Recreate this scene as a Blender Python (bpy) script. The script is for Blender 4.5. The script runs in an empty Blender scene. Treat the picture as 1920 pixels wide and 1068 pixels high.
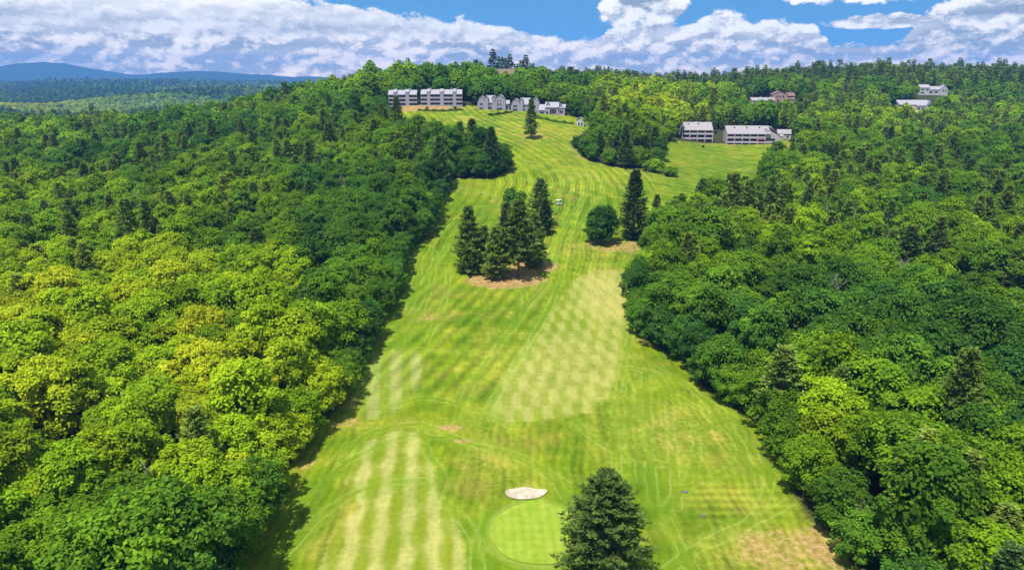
import bpy, math, random
import numpy as np

# ------------------------------------------------------------------ camera, light, sky
S = bpy.context.scene
COL = S.collection
PI = math.pi
R = math.radians
CAM_H = 60.0
PITCH = R(17.1)
FPX = 1280.0                      # focal length in pixels of the 1920 wide photograph
PCX, PCY = 960.0, 534.0

cam_data = bpy.data.cameras.new('camera')
cam_data.sensor_width = 36.0
cam_data.lens = 24.0
cam_data.clip_start = 0.5
cam_data.clip_end = 40000.0
cam = bpy.data.objects.new('camera', cam_data)
cam.location = (0, 0, CAM_H)
cam.rotation_euler = (PI / 2 - PITCH, 0, 0)
COL.objects.link(cam)
S.camera = cam

S.view_settings.view_transform = 'Standard'
S.view_settings.look = 'None'
S.view_settings.exposure = 0.72
S.view_settings.gamma = 1.0
S.view_settings.use_curve_mapping = False

SUN_EL = R(66)
SUN_AZ = R(-146)                   # clockwise from +Y (the view direction); negative = to the left of the view
sun_dir = (math.sin(SUN_AZ) * math.cos(SUN_EL), math.cos(SUN_AZ) * math.cos(SUN_EL), math.sin(SUN_EL))
sd = bpy.data.lights.new('sun', 'SUN')
sd.energy = 4.6
sd.angle = R(0.53)
sd.color = (1.0, 0.95, 0.86)
sun = bpy.data.objects.new('sun', sd)
sun.location = (0, 0, 300)
from mathutils import Vector, Matrix
sun.rotation_euler = Vector(sun_dir).to_track_quat('Z', 'Y').to_euler()
COL.objects.link(sun)

S.cycles.max_bounces = 5
S.cycles.diffuse_bounces = 2
S.cycles.glossy_bounces = 1
S.cycles.transmission_bounces = 3
S.cycles.transparent_max_bounces = 4
S.cycles.volume_bounces = 0
S.cycles.caustics_reflective = False
S.cycles.caustics_refractive = False
S.cycles.sample_clamp_indirect = 3.0

rng = np.random.default_rng(7)
random.seed(7)

# ------------------------------------------------------------------ node helper
class E:
    """a scalar or vector socket with operators that add math nodes"""
    def __init__(s, g, k): s.g, s.k = g, k
    def _m(s, op, *o): return s.g.m(op, s, *o)
    def __add__(s, o): return s._m('ADD', o)
    def __radd__(s, o): return s._m('ADD', o)
    def __sub__(s, o): return s._m('SUBTRACT', o)
    def __rsub__(s, o): return s.g.m('SUBTRACT', o, s)
    def __mul__(s, o): return s._m('MULTIPLY', o)
    def __rmul__(s, o): return s._m('MULTIPLY', o)
    def __truediv__(s, o): return s._m('DIVIDE', o)
    def __neg__(s): return s._m('MULTIPLY', -1.0)
    def clamp(s): return s.g.m('ADD', s, 0.0, clamp=True)

class G:
    def __init__(s, tree):
        s.t = tree; s.n = tree.nodes; s.l = tree.links
    def node(s, ty, **kw):
        n = s.n.new(ty)
        for k, v in kw.items(): setattr(n, k, v)
        return n
    def put(s, sock, v):
        if isinstance(v, E): s.l.new(v.k, sock)
        elif v is not None:
            if hasattr(sock.default_value, '__len__') and not hasattr(v, '__len__'): v = (v, v, v)
            if hasattr(sock.default_value, '__len__') and len(sock.default_value) == 4 and len(v) == 3: v = tuple(v) + (1,)
            sock.default_value = v
    def m(s, op, *a, clamp=False):
        n = s.node('ShaderNodeMath', operation=op, use_clamp=clamp)
        for i, v in enumerate(a): s.put(n.inputs[i], v)
        return E(s, n.outputs[0])
    def vm(s, op, a, b=None, scale=None):
        n = s.node('ShaderNodeVectorMath', operation=op)
        s.put(n.inputs[0], a)
        if b is not None: s.put(n.inputs[1], b)
        if scale is not None: s.put(n.inputs['Scale'], scale)
        return E(s, n.outputs[1] if op in ('DOT_PRODUCT', 'LENGTH') else n.outputs[0])
    def step(s, v, a, b, smooth=True):
        n = s.node('ShaderNodeMapRange')
        if smooth: n.interpolation_type = 'SMOOTHSTEP'
        s.put(n.inputs[0], v); s.put(n.inputs[1], a); s.put(n.inputs[2], b)
        n.inputs[3].default_value = 0; n.inputs[4].default_value = 1
        return E(s, n.outputs[0])
    def mix(s, f, a, b, mode='MIX'):
        n = s.node('ShaderNodeMix', data_type='RGBA', blend_type=mode)
        s.put(n.inputs[0], f); s.put(n.inputs[6], a); s.put(n.inputs[7], b)
        return E(s, n.outputs[2])
    def noise(s, vec, scale, detail=4, rough=0.55, dist=0.0, out=0):
        n = s.node('ShaderNodeTexNoise')
        s.put(n.inputs['Vector'], vec); s.put(n.inputs['Scale'], scale); s.put(n.inputs['Detail'], detail)
        s.put(n.inputs['Roughness'], rough); s.put(n.inputs['Distortion'], dist)
        return E(s, n.outputs[out])
    def attr(s, name, kind='GEOMETRY'):
        n = s.node('ShaderNodeAttribute', attribute_name=name, attribute_type=kind)
        return E(s, n.outputs['Fac'])
    def sep(s, v):
        n = s.node('ShaderNodeSeparateXYZ'); s.put(n.inputs[0], v)
        return [E(s, n.outputs[i]) for i in range(3)]
    def comb(s, x, y, z):
        n = s.node('ShaderNodeCombineXYZ')
        for i, v in enumerate((x, y, z)): s.put(n.inputs[i], v)
        return E(s, n.outputs[0])
    def ramp(s, f, stops):
        n = s.node('ShaderNodeValToRGB'); s.put(n.inputs[0], f)
        e = n.color_ramp.elements
        while len(e) < len(stops): e.new(0.5)
        for el, (p, c) in zip(e, stops):
            el.position = p; el.color = tuple(c) + (1,)
        return E(s, n.outputs[0])

# ------------------------------------------------------------------ sky with clouds
world = bpy.data.worlds.new('World')
S.world = world
world.use_nodes = True
world.cycles.sampling_method = 'MANUAL'
world.cycles.sample_map_resolution = 512
g = G(world.node_tree)
g.n.clear()
tc = g.node('ShaderNodeTexCoord')
D = E(g, tc.outputs['Generated'])
dx, dy, dz = g.sep(D)
hlen = g.m('SQRT', dx * dx + dy * dy)
v = dz / g.m('MAXIMUM', hlen, 0.05)           # tangent of the elevation
az = g.m('ARCTAN2', dx, dy)                   # azimuth from the view direction, + to the right
sky = g.node('ShaderNodeTexSky', sky_type='NISHITA', sun_disc=False, sun_elevation=SUN_EL, sun_rotation=SUN_AZ,
             altitude=200, air_density=1.0, dust_density=0.3, ozone_density=3.0)
g.put(sky.inputs[0], g.comb(dx, dy, g.m('ABSOLUTE', dz) + 0.30))
SKY_TINT = (0.62, 1.10, 1.16)
skyc = g.mix(1.0, E(g, sky.outputs[0]), SKY_TINT, 'MULTIPLY')
# upper edge of the cloud bank over azimuth: (pixel column, tangent of elevation)
def v_of(py, px=960):
    a = math.atan((PCY - py) / FPX) - PITCH
    # elevation tangent for an off-axis column
    d = np.array([(px - PCX) / FPX, 1.0, (PCY - py) / FPX])
    yy = d[1] * math.cos(PITCH) + d[2] * math.sin(PITCH)
    zz = -d[1] * math.sin(PITCH) + d[2] * math.cos(PITCH)
    return zz / math.hypot(d[0], yy)
def az_of(px, py=100):
    yy = math.cos(PITCH) + (PCY - py) / FPX * math.sin(PITCH)
    return math.atan2((px - PCX) / FPX, yy)
EDGE = [(-300, 10), (0, 6), (120, 16), (240, 2), (400, 10), (560, 10), (700, 26), (860, 48), (960, 60), (1080, 74), (1130, 78), (1160, 50), (1255, 50),
        (1300, 52), (1352, 26), (1392, 62), (1440, 56), (1520, 60), (1550, 92), (1640, 96), (1700, 84), (1730, 40), (1800, 20), (1870, 0), (1960, -10), (2200, 20)]
fc = g.node('ShaderNodeFloatCurve')
cm = fc.mapping; cu = cm.curves[0]
pts = [(az_of(px) / (2 * PI) + 0.5, v_of(py) / 0.2) for px, py in EDGE]
pts = [(0.0, 0.5), (0.2, 0.45)] + pts + [(0.8, 0.5), (1.0, 0.5)]
while len(cu.points) < len(pts): cu.points.new(0.5, 0.5)
for p, q in zip(cu.points, sorted(pts)):
    p.location = q; p.handle_type = 'AUTO_CLAMPED'
cm.update()
g.put(fc.inputs['Value'], az / (2 * PI) + 0.5)
env = E(g, fc.outputs[0]) * 0.2
# noise space: direction on the cylinder, stretched a little sideways
P = g.comb(dx / g.m('MAXIMUM', hlen, 0.05), dy / g.m('MAXIMUM', hlen, 0.05), v * 1.7)
def cumulus(pv):
    a = g.noise(pv, 10.0, 9, 0.60, 0.2)
    w = g.node('ShaderNodeTexVoronoi', feature='F1', normalize=True); g.put(w.inputs['Vector'], g.vm('ADD', pv, g.vm('SCALE', g.noise(pv, 40, 3, 0.6, 0, 1), scale=0.022)))
    w.inputs['Scale'].default_value = 24; w.inputs['Detail'].default_value = 3.0; w.inputs['Roughness'].default_value = 0.55; w.inputs['Lacunarity'].default_value = 2.3
    b = 1.0 - E(g, w.outputs[0]) * 1.35
    return a * 0.58 + b * 0.42
n0 = cumulus(P)
up = g.vm('ADD', P, (-0.005, 0.0, 0.013))
n1 = cumulus(up)
tower = g.m('SUBTRACT', 1.0, g.m('SQRT', g.m('POWER', (az - az_of(1205, 10)) / 0.050, 2.0) + g.m('POWER', (v - v_of(14)) / 0.030, 2.0)))
stem = g.m('SUBTRACT', 1.0, g.m('SQRT', g.m('POWER', (az - az_of(1222, 60)) / 0.022, 2.0) + g.m('POWER', (v - v_of(55)) / 0.040, 2.0)))
wisp = g.m('SUBTRACT', 1.0, g.m('SQRT', g.m('POWER', (az - az_of(1655, 52)) / 0.055, 2.0) + g.m('POWER', (v - v_of(52)) / 0.006, 2.0)))
topr = g.m('SUBTRACT', 1.0, g.m('SQRT', g.m('POWER', (az - az_of(1640, 2)) / 0.10, 2.0) + g.m('POWER', (v - v_of(-6)) / 0.012, 2.0)))
bank = (env - v) * 26.0
extra = g.m('MAXIMUM', g.m('MAXIMUM', tower * 0.9, stem * 0.6), g.m('MAXIMUM', wisp * 0.45, topr * 0.55))
highc = g.step(v, 0.13, 0.2) * (g.noise(g.comb(dx / (dz + 0.15), dy / (dz + 0.15), 0.0), 1.1, 6, 0.55) - 0.54) * 5.0 - (1.0 - g.step(v, 0.10, 0.16)) * 2.0
dens = g.m('MAXIMUM', g.m('MAXIMUM', bank, extra), highc) + (n0 - 0.44) * 2.0 + g.step(v, v_of(92), v_of(112)) * 0.5
alpha = g.step(dens, 0.04, 0.20)
lit = ((n0 - n1) * 9.0 + 0.44 + (n0 - 0.56) * 2.0).clamp()
# flat streaks of shade in the bank
strk = g.noise(g.comb(az * 2.2, 0.0, v * 30.0), 1.6, 5, 0.55, 0.4)
lit2 = (lit * 0.90 + (strk - 0.5) * 1.5 + 0.04)
# the stratus sheet in the upper left is greyer and smoother
sheet = g.step(az, az_of(1150), az_of(800)) * g.step(v, v_of(86), v_of(58))
lit3 = lit2 * (1.0 - sheet * 0.55) + sheet * (strk * 0.62)
edge = 1.0 - g.step(dens, 0.15, 0.9)
lit4 = (lit3 + edge * 0.30).clamp()
ccol = g.ramp(lit4, [(0.0, (0.33, 0.41, 0.50)), (0.25, (0.53, 0.59, 0.66)), (0.5, (0.75, 0.78, 0.83)), (0.75, (0.95, 0.96, 0.98)), (1.0, (1.15, 1.13, 1.10))])
haze_c = g.vm('MULTIPLY', ccol, g.mix(g.step(v, 0.065, -0.004), (1, 1, 1), (1.80, 1.45, 1.00)))
bgs = g.node('ShaderNodeBackground'); g.put(bgs.inputs[0], skyc); bgs.inputs[1].default_value = 0.105
bgc = g.node('ShaderNodeBackground'); g.put(bgc.inputs[0], haze_c); bgc.inputs[1].default_value = 0.64
mx = g.node('ShaderNodeMixShader'); g.put(mx.inputs[0], alpha); g.l.new(bgs.outputs[0], mx.inputs[1]); g.l.new(bgc.outputs[0], mx.inputs[2])
wo = g.node('ShaderNodeOutputWorld'); g.l.new(mx.outputs[0], wo.inputs[0])

# ------------------------------------------------------------------ terrain
def hash2(ix, iy, seed):
    h = (ix.astype(np.int64) * 374761393 + iy.astype(np.int64) * 668265263 + seed * 69069) & 0x7fffffff
    h = ((h ^ (h >> 13)) * 1274126177) & 0x7fffffff
    return ((h ^ (h >> 16)) & 0xffff) / 65535.0
def vnoise(x, y, seed=0):
    x = np.asarray(x, float); y = np.asarray(y, float)
    ix = np.floor(x); iy = np.floor(y); fx = x - ix; fy = y - iy
    fx = fx * fx * (3 - 2 * fx); fy = fy * fy * (3 - 2 * fy)
    a = hash2(ix, iy, seed); b = hash2(ix + 1, iy, seed); c = hash2(ix, iy + 1, seed); d = hash2(ix + 1, iy + 1, seed)
    return (a * (1 - fx) + b * fx) * (1 - fy) + (c * (1 - fx) + d * fx) * fy
def fbm(x, y, seed=0, o=4):
    s = 0; a = 0.5
    for k in range(o):
        s = s + a * vnoise(x * 2 ** k, y * 2 ** k, seed + k); a *= 0.5
    return s / (1 - 0.5 ** o)
def sstep(v, a, b):
    t = np.clip((v - a) / (b - a), 0, 1); return t * t * (3 - 2 * t)

CP = []                                             # control points: (pixel column, distance, height)
for row in [
    (0, 60, 0), (960, 60, 0), (1900, 60, 0), (0, 110, 0), (500, 110, 0), (960, 110, 0), (1450, 110, 0), (1900, 110, 0),
    (0, 160, 0), (450, 160, 1), (960, 155, 1), (1500, 160, 0.5), (1900, 160, 1),
    (0, 220, 1), (400, 220, 2.5), (720, 205, 4), (960, 205, 4.5), (1200, 205, 4), (1550, 220, 1), (1900, 230, 2),
    (720, 260, 10), (960, 255, 10.5), (1150, 255, 9.5), (1300, 270, 8), (1500, 290, 6), (1900, 300, 7),
    (0, 350, 4), (300, 330, 8), (550, 320, 13), (800, 310, 18), (960, 305, 18), (1130, 310, 16.5), (1300, 330, 13), (1450, 340, 11),
    (1700, 400, 14), (1900, 400, 14), (1000, 345, 26), (850, 360, 26), (1150, 350, 20.5), (1350, 385, 17), (1450, 410, 19.5),
    (700, 370, 28), (850, 405, 34), (960, 400, 34), (1080, 395, 31), (1180, 410, 28),
    (400, 350, 11), (550, 430, 26), (0, 500, 12), (200, 500, 16), (400, 500, 23), (600, 500, 37), (700, 440, 38), (760, 442, 41.2), (860, 442, 40.8),
    (930, 438, 38.8), (1000, 432, 37.8), (1050, 420, 35.5), (1090, 410, 33), (1200, 470, 34), (1310, 426, 20.5), (1410, 422, 20.3), (1470, 440, 23),
    (700, 510, 47), (850, 520, 50), (1000, 520, 46), (1150, 560, 43), (1400, 500, 28), (1900, 520, 22), (1650, 520, 23),
    (0, 650, 5), (300, 620, 9), (500, 600, 22), (620, 600, 38), (720, 610, 45), (850, 600, 50), (950, 600, 51), (1100, 640, 43), (1300, 700, 35),
    (1440, 600, 37.5), (1470, 640, 42), (1715, 590, 31), (1752, 690, 41), (1900, 640, 34),
    (0, 900, -16), (400, 850, -8), (600, 850, 6), (700, 900, 22), (850, 900, 38), (1100, 900, 39), (1300, 1000, 38), (1500, 1000, 50), (1700, 1000, 56), (1900, 950, 58),
    (1200, 1000, 36), (0, 1150, -20), (500, 1150, -18), (800, 1150, 14), (1000, 1150, 32),
]:
    CP.append(((row[0] - PCX) / FPX * row[1], row[1], row[2]))
CP += [(-150, -60, 0), (0, -60, 0), (150, -60, 0), (-500, 100, 0), (500, 100, 0), (-600, -200, 0), (600, -200, 0), (0, -300, 0), (500, 250, 2), (-500, 300, 0),
       (650, 450, 16), (800, 700, 36), (1000, 1000, 54), (1200, 1300, 50), (0, 1500, 20), (600, 1500, 30), (-900, 600, -5)]
CP = np.array(CP, float)
def _k(d2): return 0.5 * d2 * np.log(d2 + 1.0)
SC = 100.0
def _fit():
    n = len(CP); X = CP[:, :2] / SC
    d2 = ((X[:, None] - X[None]) ** 2).sum(-1)
    A = np.zeros((n + 3, n + 3)); A[:n, :n] = _k(d2 * 10) + np.eye(n) * 0.35
    A[:n, n] = 1; A[:n, n + 1:] = X; A[n, :n] = 1; A[n + 1:, :n] = X.T
    b = np.zeros(n + 3); b[:n] = CP[:, 2]
    return np.linalg.solve(A, b)
TW = _fit()
def tps(x, y):
    shp = np.shape(x); x = np.ravel(x) / SC; y = np.ravel(y) / SC
    out = np.full(x.shape, TW[len(CP)]) + TW[len(CP) + 1] * x + TW[len(CP) + 2] * y
    for i in range(len(CP)):
        out += TW[i] * _k(((x - CP[i, 0] / SC) ** 2 + (y - CP[i, 1] / SC) ** 2) * 10)
    return out.reshape(shp)
def gauss(x, y, cx, cy, sx, sy, h): return h * np.exp(-((x - cx) / sx) ** 2 - ((y - cy) / sy) ** 2)
def zfar(x, y):
    z = -22 + (fbm(x / 480.0, y / 480.0, 11, 4) - 0.5) * 64
    z = z + gauss(x, y, 260, 2100, 170, 350, 78)
    z = z + gauss(x, y, -620, 1500, 500, 130, 8) - gauss(x, y, -420, 1900, 500, 260, 10)
    z = z + gauss(x, y, -2600, 3900, 1100, 500, 14) + gauss(x, y, -700, 3200, 700, 400, 18)
    r = fbm(x / 380.0, y / 380.0, 5, 6) - 0.5
    z = z + gauss(x, y, -5350, 8000, 620, 900, 150) * (1 + r * 1.1) + gauss(x, y, -6200, 8200, 1900, 1200, 62) * (1 + r * 1.1)
    z = z + gauss(x, y, -3350, 7600, 560, 900, 84) * (1 + r * 1.2) + gauss(x, y, -2500, 7700, 800, 900, 52) * (1 + r * 1.2) + gauss(x, y, -4300, 8000, 900, 800, 45)
    z = z + gauss(x, y, 2500, 6000, 3500, 900, 40)
    return z
def height(x, y):
    x = np.asarray(x, float); y = np.asarray(y, float)
    r = np.hypot(x, y * 1.0)
    w = sstep(np.hypot(x * 1.15, y), 1050, 1500)
    zn = np.where(w < 1, tps(np.clip(x, -1400, 1400), np.clip(y, -400, 1600)), 0)
    zn = np.clip(zn, -30, 75)
    rough = (fbm(x / 24.0, y / 24.0, 3, 3) - 0.5) * 0.9
    z = zn * (1 - w) + zfar(x, y) * w + rough
    for (bx, by, sx, sy, dep, lip) in BUNKERS:
        q = np.hypot((x - bx) / sx, (y - by) / sy)
        z = z - dep * (1 - sstep(q, 0.55, 1.0)) + lip * np.exp(-((q - 1.12) / 0.16) ** 2)
    return z
BUNKERS = []

def ray(px, py):
    d = np.array([(px - PCX) / FPX, 1.0, (PCY - py) / FPX])
    return np.array([d[0], d[1] * math.cos(PITCH) + d[2] * math.sin(PITCH), -d[1] * math.sin(PITCH) + d[2] * math.cos(PITCH)])
TS = np.geomspace(40, 3000, 900)
def ground_at(px, py):
    """the point of the ground seen at a place of the photograph"""
    d = ray(px, py)
    X = d[0] * TS; Y = d[1] * TS; Z = CAM_H + d[2] * TS
    h = height(X, Y)
    below = np.nonzero(Z < h)[0]
    if len(below) == 0: return float(X[-1]), float(Y[-1])
    i = max(below[0], 1)
    a = (Z[i - 1] - h[i - 1]); b = (h[i] - Z[i]); t = TS[i - 1] + (TS[i] - TS[i - 1]) * a / (a + b + 1e-9)
    return float(d[0] * t), float(d[1] * t)
def poly(pts): return np.array([ground_at(*p) for p in pts])
def project(x, y, z):
    dy = y * math.cos(PITCH) - (z - CAM_H) * math.sin(PITCH); dzz = y * math.sin(PITCH) + (z - CAM_H) * math.cos(PITCH)
    dep = np.maximum(dy, 0.01)
    return PCX + FPX * x / dep, PCY - FPX * dzz / dep, dy
def smooth_poly(P, n=3):
    for _ in range(n):
        Q = np.roll(P, -1, 0); P = np.stack([P * .75 + Q * .25, P * .25 + Q * .75], 1).reshape(-1, 2)
    return P
def inside(P, x, y):
    c = np.zeros(x.shape, bool); n = len(P)
    for i in range(n):
        x1, y1 = P[i]; x2, y2 = P[(i + 1) % n]
        if y1 == y2: continue
        t = ((y1 > y) != (y2 > y)) & (x < (x2 - x1) * (y - y1) / (y2 - y1) + x1)
        c ^= t
    return c
def pdist(P, x, y, closed=True):
    d = np.full(x.shape, 1e9); n = len(P)
    for i in range(n if closed else n - 1):
        a = P[i]; b = P[(i + 1) % n]; ab = b - a; L = (ab ** 2).sum() + 1e-9
        t = np.clip(((x - a[0]) * ab[0] + (y - a[1]) * ab[1]) / L, 0, 1)
        d = np.minimum(d, (x - a[0] - t * ab[0]) ** 2 + (y - a[1] - t * ab[1]) ** 2)
    return np.sqrt(d)
def sdf(P, x, y): return np.where(inside(P, x, y), 1, -1) * pdist(P, x, y)

CLEAR = poly([(400, 1150), (452, 1068), (506, 960), (530, 890), (568, 830), (628, 765), (670, 690), (702, 625), (735, 565), (758, 480), (805, 440), (826, 380), (838, 336),
              (930, 334), (952, 320), (948, 302), (915, 294), (860, 286), (800, 270), (742, 258), (722, 218), (722, 202), (880, 198), (1000, 207), (1100, 224), (1104, 240), (1066, 268), (1110, 303),
              (1165, 316), (1226, 314), (1238, 300), (1232, 280), (1243, 268), (1262, 262), (1480, 262), (1488, 275), (1440, 300), (1428, 382), (1340, 395), (1262, 415), (1226, 445), (1214, 480), (1200, 520),
              (1188, 600), (1208, 640), (1272, 665), (1304, 715), (1368, 757), (1432, 802), (1468, 862), (1482, 912), (1503, 962), (1572, 1012), (1622, 1080), (1690, 1150)])
CLEAR = np.vstack([CLEAR, [[CLEAR[-1][0] - 3, 52], [CLEAR[0][0] + 5, 52]]])
bk = ground_at(984, 920)
BUNKERS.append((bk[0], bk[1], 3.9, 2.7, 0.55, 0.28))
gk = ground_at(1008, 996)
GREEN = (gk[0], gk[1], 6.3, 6.9)

# ------------------------------------------------------------------ mesh helpers
def new_mesh(name, verts, faces, mat=None, smooth=False, attrs=None):
    verts = np.asarray(verts, np.float32); faces = np.asarray(faces, np.int32)
    me = bpy.data.meshes.new(name)
    k = faces.shape[1]
    me.vertices.add(len(verts)); me.vertices.foreach_set('co', verts.ravel())
    me.loops.add(faces.size); me.loops.foreach_set('vertex_index', faces.ravel())
    me.polygons.add(len(faces)); me.polygons.foreach_set('loop_start', np.arange(0, faces.size, k, dtype=np.int32))
    if smooth: me.polygons.foreach_set('use_smooth', np.ones(len(faces), bool))
    if attrs:
        for an, (dom, arr) in attrs.items():
            a = me.attributes.new(an, 'FLOAT', dom); a.data.foreach_set('value', np.asarray(arr, np.float32))
    me.update(calc_edges=True)
    if mat: me.materials.append(mat)
    return me
def link(name, me, parent=None, loc=(0, 0, 0), rot=(0, 0, 0), scale=None):
    o = bpy.data.objects.new(name, me); COL.objects.link(o)
    o.location = loc; o.rotation_euler = rot
    if scale is not None: o.scale = scale
    if parent: o.parent = parent
    return o
def thing(name, label, cat, loc=(0, 0, 0), rot=0.0, group=None, scale=None):
    o = link(name, None, None, loc, (0, 0, rot), scale)
    o['label'] = label; o['category'] = cat
    if group: o['group'] = group
    return o
class MB:
    """collects boxes, prisms and tubes into one mesh"""
    def __init__(s): s.v = []; s.f = []
    def add(s, vs, fs):
        n = len(s.v); s.v += [tuple(map(float, q)) for q in vs]; s.f += [tuple(i + n for i in f) for f in fs]; return s
    def box(s, x0, x1, y0, y1, z0, z1):
        return s.add([(x0, y0, z0), (x1, y0, z0), (x1, y1, z0), (x0, y1, z0), (x0, y0, z1), (x1, y0, z1), (x1, y1, z1), (x0, y1, z1)],
                     [(0, 3, 2, 1), (4, 5, 6, 7), (0, 1, 5, 4), (1, 2, 6, 5), (2, 3, 7, 6), (3, 0, 4, 7)])
    def prism_y(s, prof, y0, y1):
        """profile of (x, z) points, extruded from y0 to y1"""
        n = len(prof)
        return s.add([(x, y0, z) for x, z in prof] + [(x, y1, z) for x, z in prof],
                     [tuple(range(n)), tuple(range(2 * n - 1, n - 1, -1))] + [(i, i + n, (i + 1) % n + n, (i + 1) % n) for i in range(n)])
    def prism_x(s, prof, x0, x1):
        n = len(prof)
        return s.add([(x0, y, z) for y, z in prof] + [(x1, y, z) for y, z in prof],
                     [tuple(range(n - 1, -1, -1)), tuple(range(n, 2 * n))] + [(i, (i + 1) % n, (i + 1) % n + n, i + n) for i in range(n)])
    def tube(s, pts, rad, k=6):
        pts = [Vector(p) for p in pts]; n = len(pts); vs = []; fs = []
        for i, p in enumerate(pts):
            d = (pts[min(i + 1, n - 1)] - pts[max(i - 1, 0)]).normalized()
            a = d.orthogonal().normalized(); b = d.cross(a)
            for j in range(k):
                t = 2 * PI * j / k; vs.append(p + (a * math.cos(t) + b * math.sin(t)) * rad[i])
        for i in range(n - 1):
            for j in range(k): fs.append((i * k + j, i * k + (j + 1) % k, (i + 1) * k + (j + 1) % k, (i + 1) * k + j))
        fs.append(tuple(range(k))[::-1]); fs.append(tuple((n - 1) * k + j for j in range(k)))
        return s.add(vs, fs)
    def mesh(s, name, mat, smooth=False):
        me = bpy.data.meshes.new(name); me.from_pydata(s.v, [], s.f)
        if mat: me.materials.append(mat)
        if smooth: me.polygons.foreach_set('use_smooth', [True] * len(me.polygons))
        me.update(); return me
    def link(s, name, mat, parent=None, smooth=False, **kw): return link(name, s.mesh(name, mat, smooth), parent, **kw)

def material(name, build, rough=0.8, spec=0.3):
    m = bpy.data.materials.new(name); m.use_nodes = True
    g = G(m.node_tree); g.n.clear()
    b = g.node('ShaderNodeBsdfPrincipled'); b.inputs['Roughness'].default_value = rough; b.inputs['Specular IOR Level'].default_value = spec
    o = g.node('ShaderNodeOutputMaterial'); g.l.new(b.outputs[0], o.inputs[0])
    c = build(g, b, o)
    if c is not None: g.put(b.inputs[0], c)
    return m
def pos(g): return E(g, g.node('ShaderNodeNewGeometry').outputs['Position'])
def objc(g): return E(g, g.node('ShaderNodeTexCoord').outputs['Object'])
def plain(name, col, var=0.12, scale=0.8, rough=0.8, spec=0.3, metallic=0.0):
    def b(g, bs, o):
        n = g.noise(objc(g), scale, 5, 0.6)
        bs.inputs['Metallic'].default_value = metallic
        f = (n - 0.5) * (2 * var) + 1.0
        return g.vm('SCALE', tuple(col), scale=f)
    return material(name, b, rough, spec)

# ------------------------------------------------------------------ ground sheet
def axis(fine0, fine1, step, grow, lo, hi):
    a = list(np.arange(fine0, fine1 + 1e-6, step))
    s = step
    while a[-1] < hi: s = min(s * grow, 220); a.append(a[-1] + s)
    s = step
    while a[0] > lo: s = min(s * grow, 220); a.insert(0, a[0] - s)
    return np.array(a)
gx = axis(-72, 92, 0.85, 1.045, -9000, 9000)
ys = [52.0]
while ys[-1] < 460: ys.append(ys[-1] + 0.62 + max(0, ys[-1] - 60) * 0.0030)
s = 2.0
while ys[-1] < 9200: s = min(s * 1.04, 170); ys.append(ys[-1] + s)
s = 0.7
while ys[0] > -2500: s = min(s * 1.3, 200); ys.insert(0, ys[0] - s)
gy = np.array(ys)
X, Y = np.meshgrid(gx, gy)
Z = height(X, Y)
NX, NY = len(gx), len(gy)
flat = lambda a: a.ravel()
x1, y1 = flat(X), flat(Y)
near = (y1 > 45) & (y1 < 520) & (np.abs(x1) < 230)
xn, yn = x1[near], y1[near]
def put(vals, default=0.0):
    a = np.full(x1.shape, default); a[near] = vals; return a
a_clear = put(sdf(CLEAR, xn, yn), -50.0)
CHECK = smooth_poly(poly([(1090, 508), (1190, 503), (1197, 520), (1180, 600), (1168, 660), (1150, 735), (1110, 770), (1040, 787), (900, 795), (925, 730), (985, 640), (1050, 555)]), 2)
a_check = put(sdf(CHECK, xn, yn), -50.0)
STRIP = smooth_poly(poly([(590, 1120), (606, 1020), (650, 965), (680, 955), (640, 905), (660, 860), (700, 812), (790, 800), (815, 880), (830, 945), (865, 985), (880, 1060), (880, 1120)]), 2)
a_strip = put(sdf(STRIP, xn, yn), -50.0)
STRIP2 = smooth_poly(poly([(655, 790), (665, 700), (700, 655), (800, 655), (800, 700), (745, 780)]), 2)
a_strip2 = put(sdf(STRIP2, xn, yn), -50.0)
# dirt and dry places: (column, row, half width px, half height px, strength)
def ell(px, py, wx, wy, k=1.0, soft=0.35):
    c = ground_at(px, py); e = ground_at(px + wx, py); t = ground_at(px, py - wy); b = ground_at(px, py + wy)
    q = np.hypot((xn - c[0]) / abs(e[0] - c[0]), np.where(yn > c[1], (yn - c[1]) / (t[1] - c[1]), (yn - c[1]) / (b[1] - c[1])))
    q = q + (fbm(xn / 3.0, yn / 3.0, 21) - 0.5) * 0.5
    return k * (1 - sstep(q, 1 - soft, 1 + soft))
dirt = np.zeros(xn.shape)
DIRT = [(952, 524, 80, 17, .9), (1000, 500, 50, 14, .8), (1165, 462, 75, 15, .6), (995, 255, 32, 6, .6), (845, 800, 28, 5, .8), (868, 826, 24, 5, .7), (985, 916, 58, 15, .35),
        (1300, 905, 32, 8, .35), (640, 790, 38, 12, .5), (705, 722, 40, 5, .5), (1490, 1045, 120, 60, .62), (1560, 1015, 50, 40, .6), (805, 596, 26, 6, .5), (1050, 360, 40, 8, .35), (1370, 268, 120, 7, .45),
        (800, 203, 85, 6, .85), (1085, 466, 35, 10, .4), (1290, 815, 95, 50, .38), (1150, 300, 80, 14, .5), (640, 1030, 22, 60, .35), (580, 860, 20, 30, .4), (1000, 203, 20, 3, .3)]
for q in DIRT: dirt = np.maximum(dirt, ell(*q))
a_dirt = put(dirt)
dry = np.zeros(xn.shape)
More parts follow.
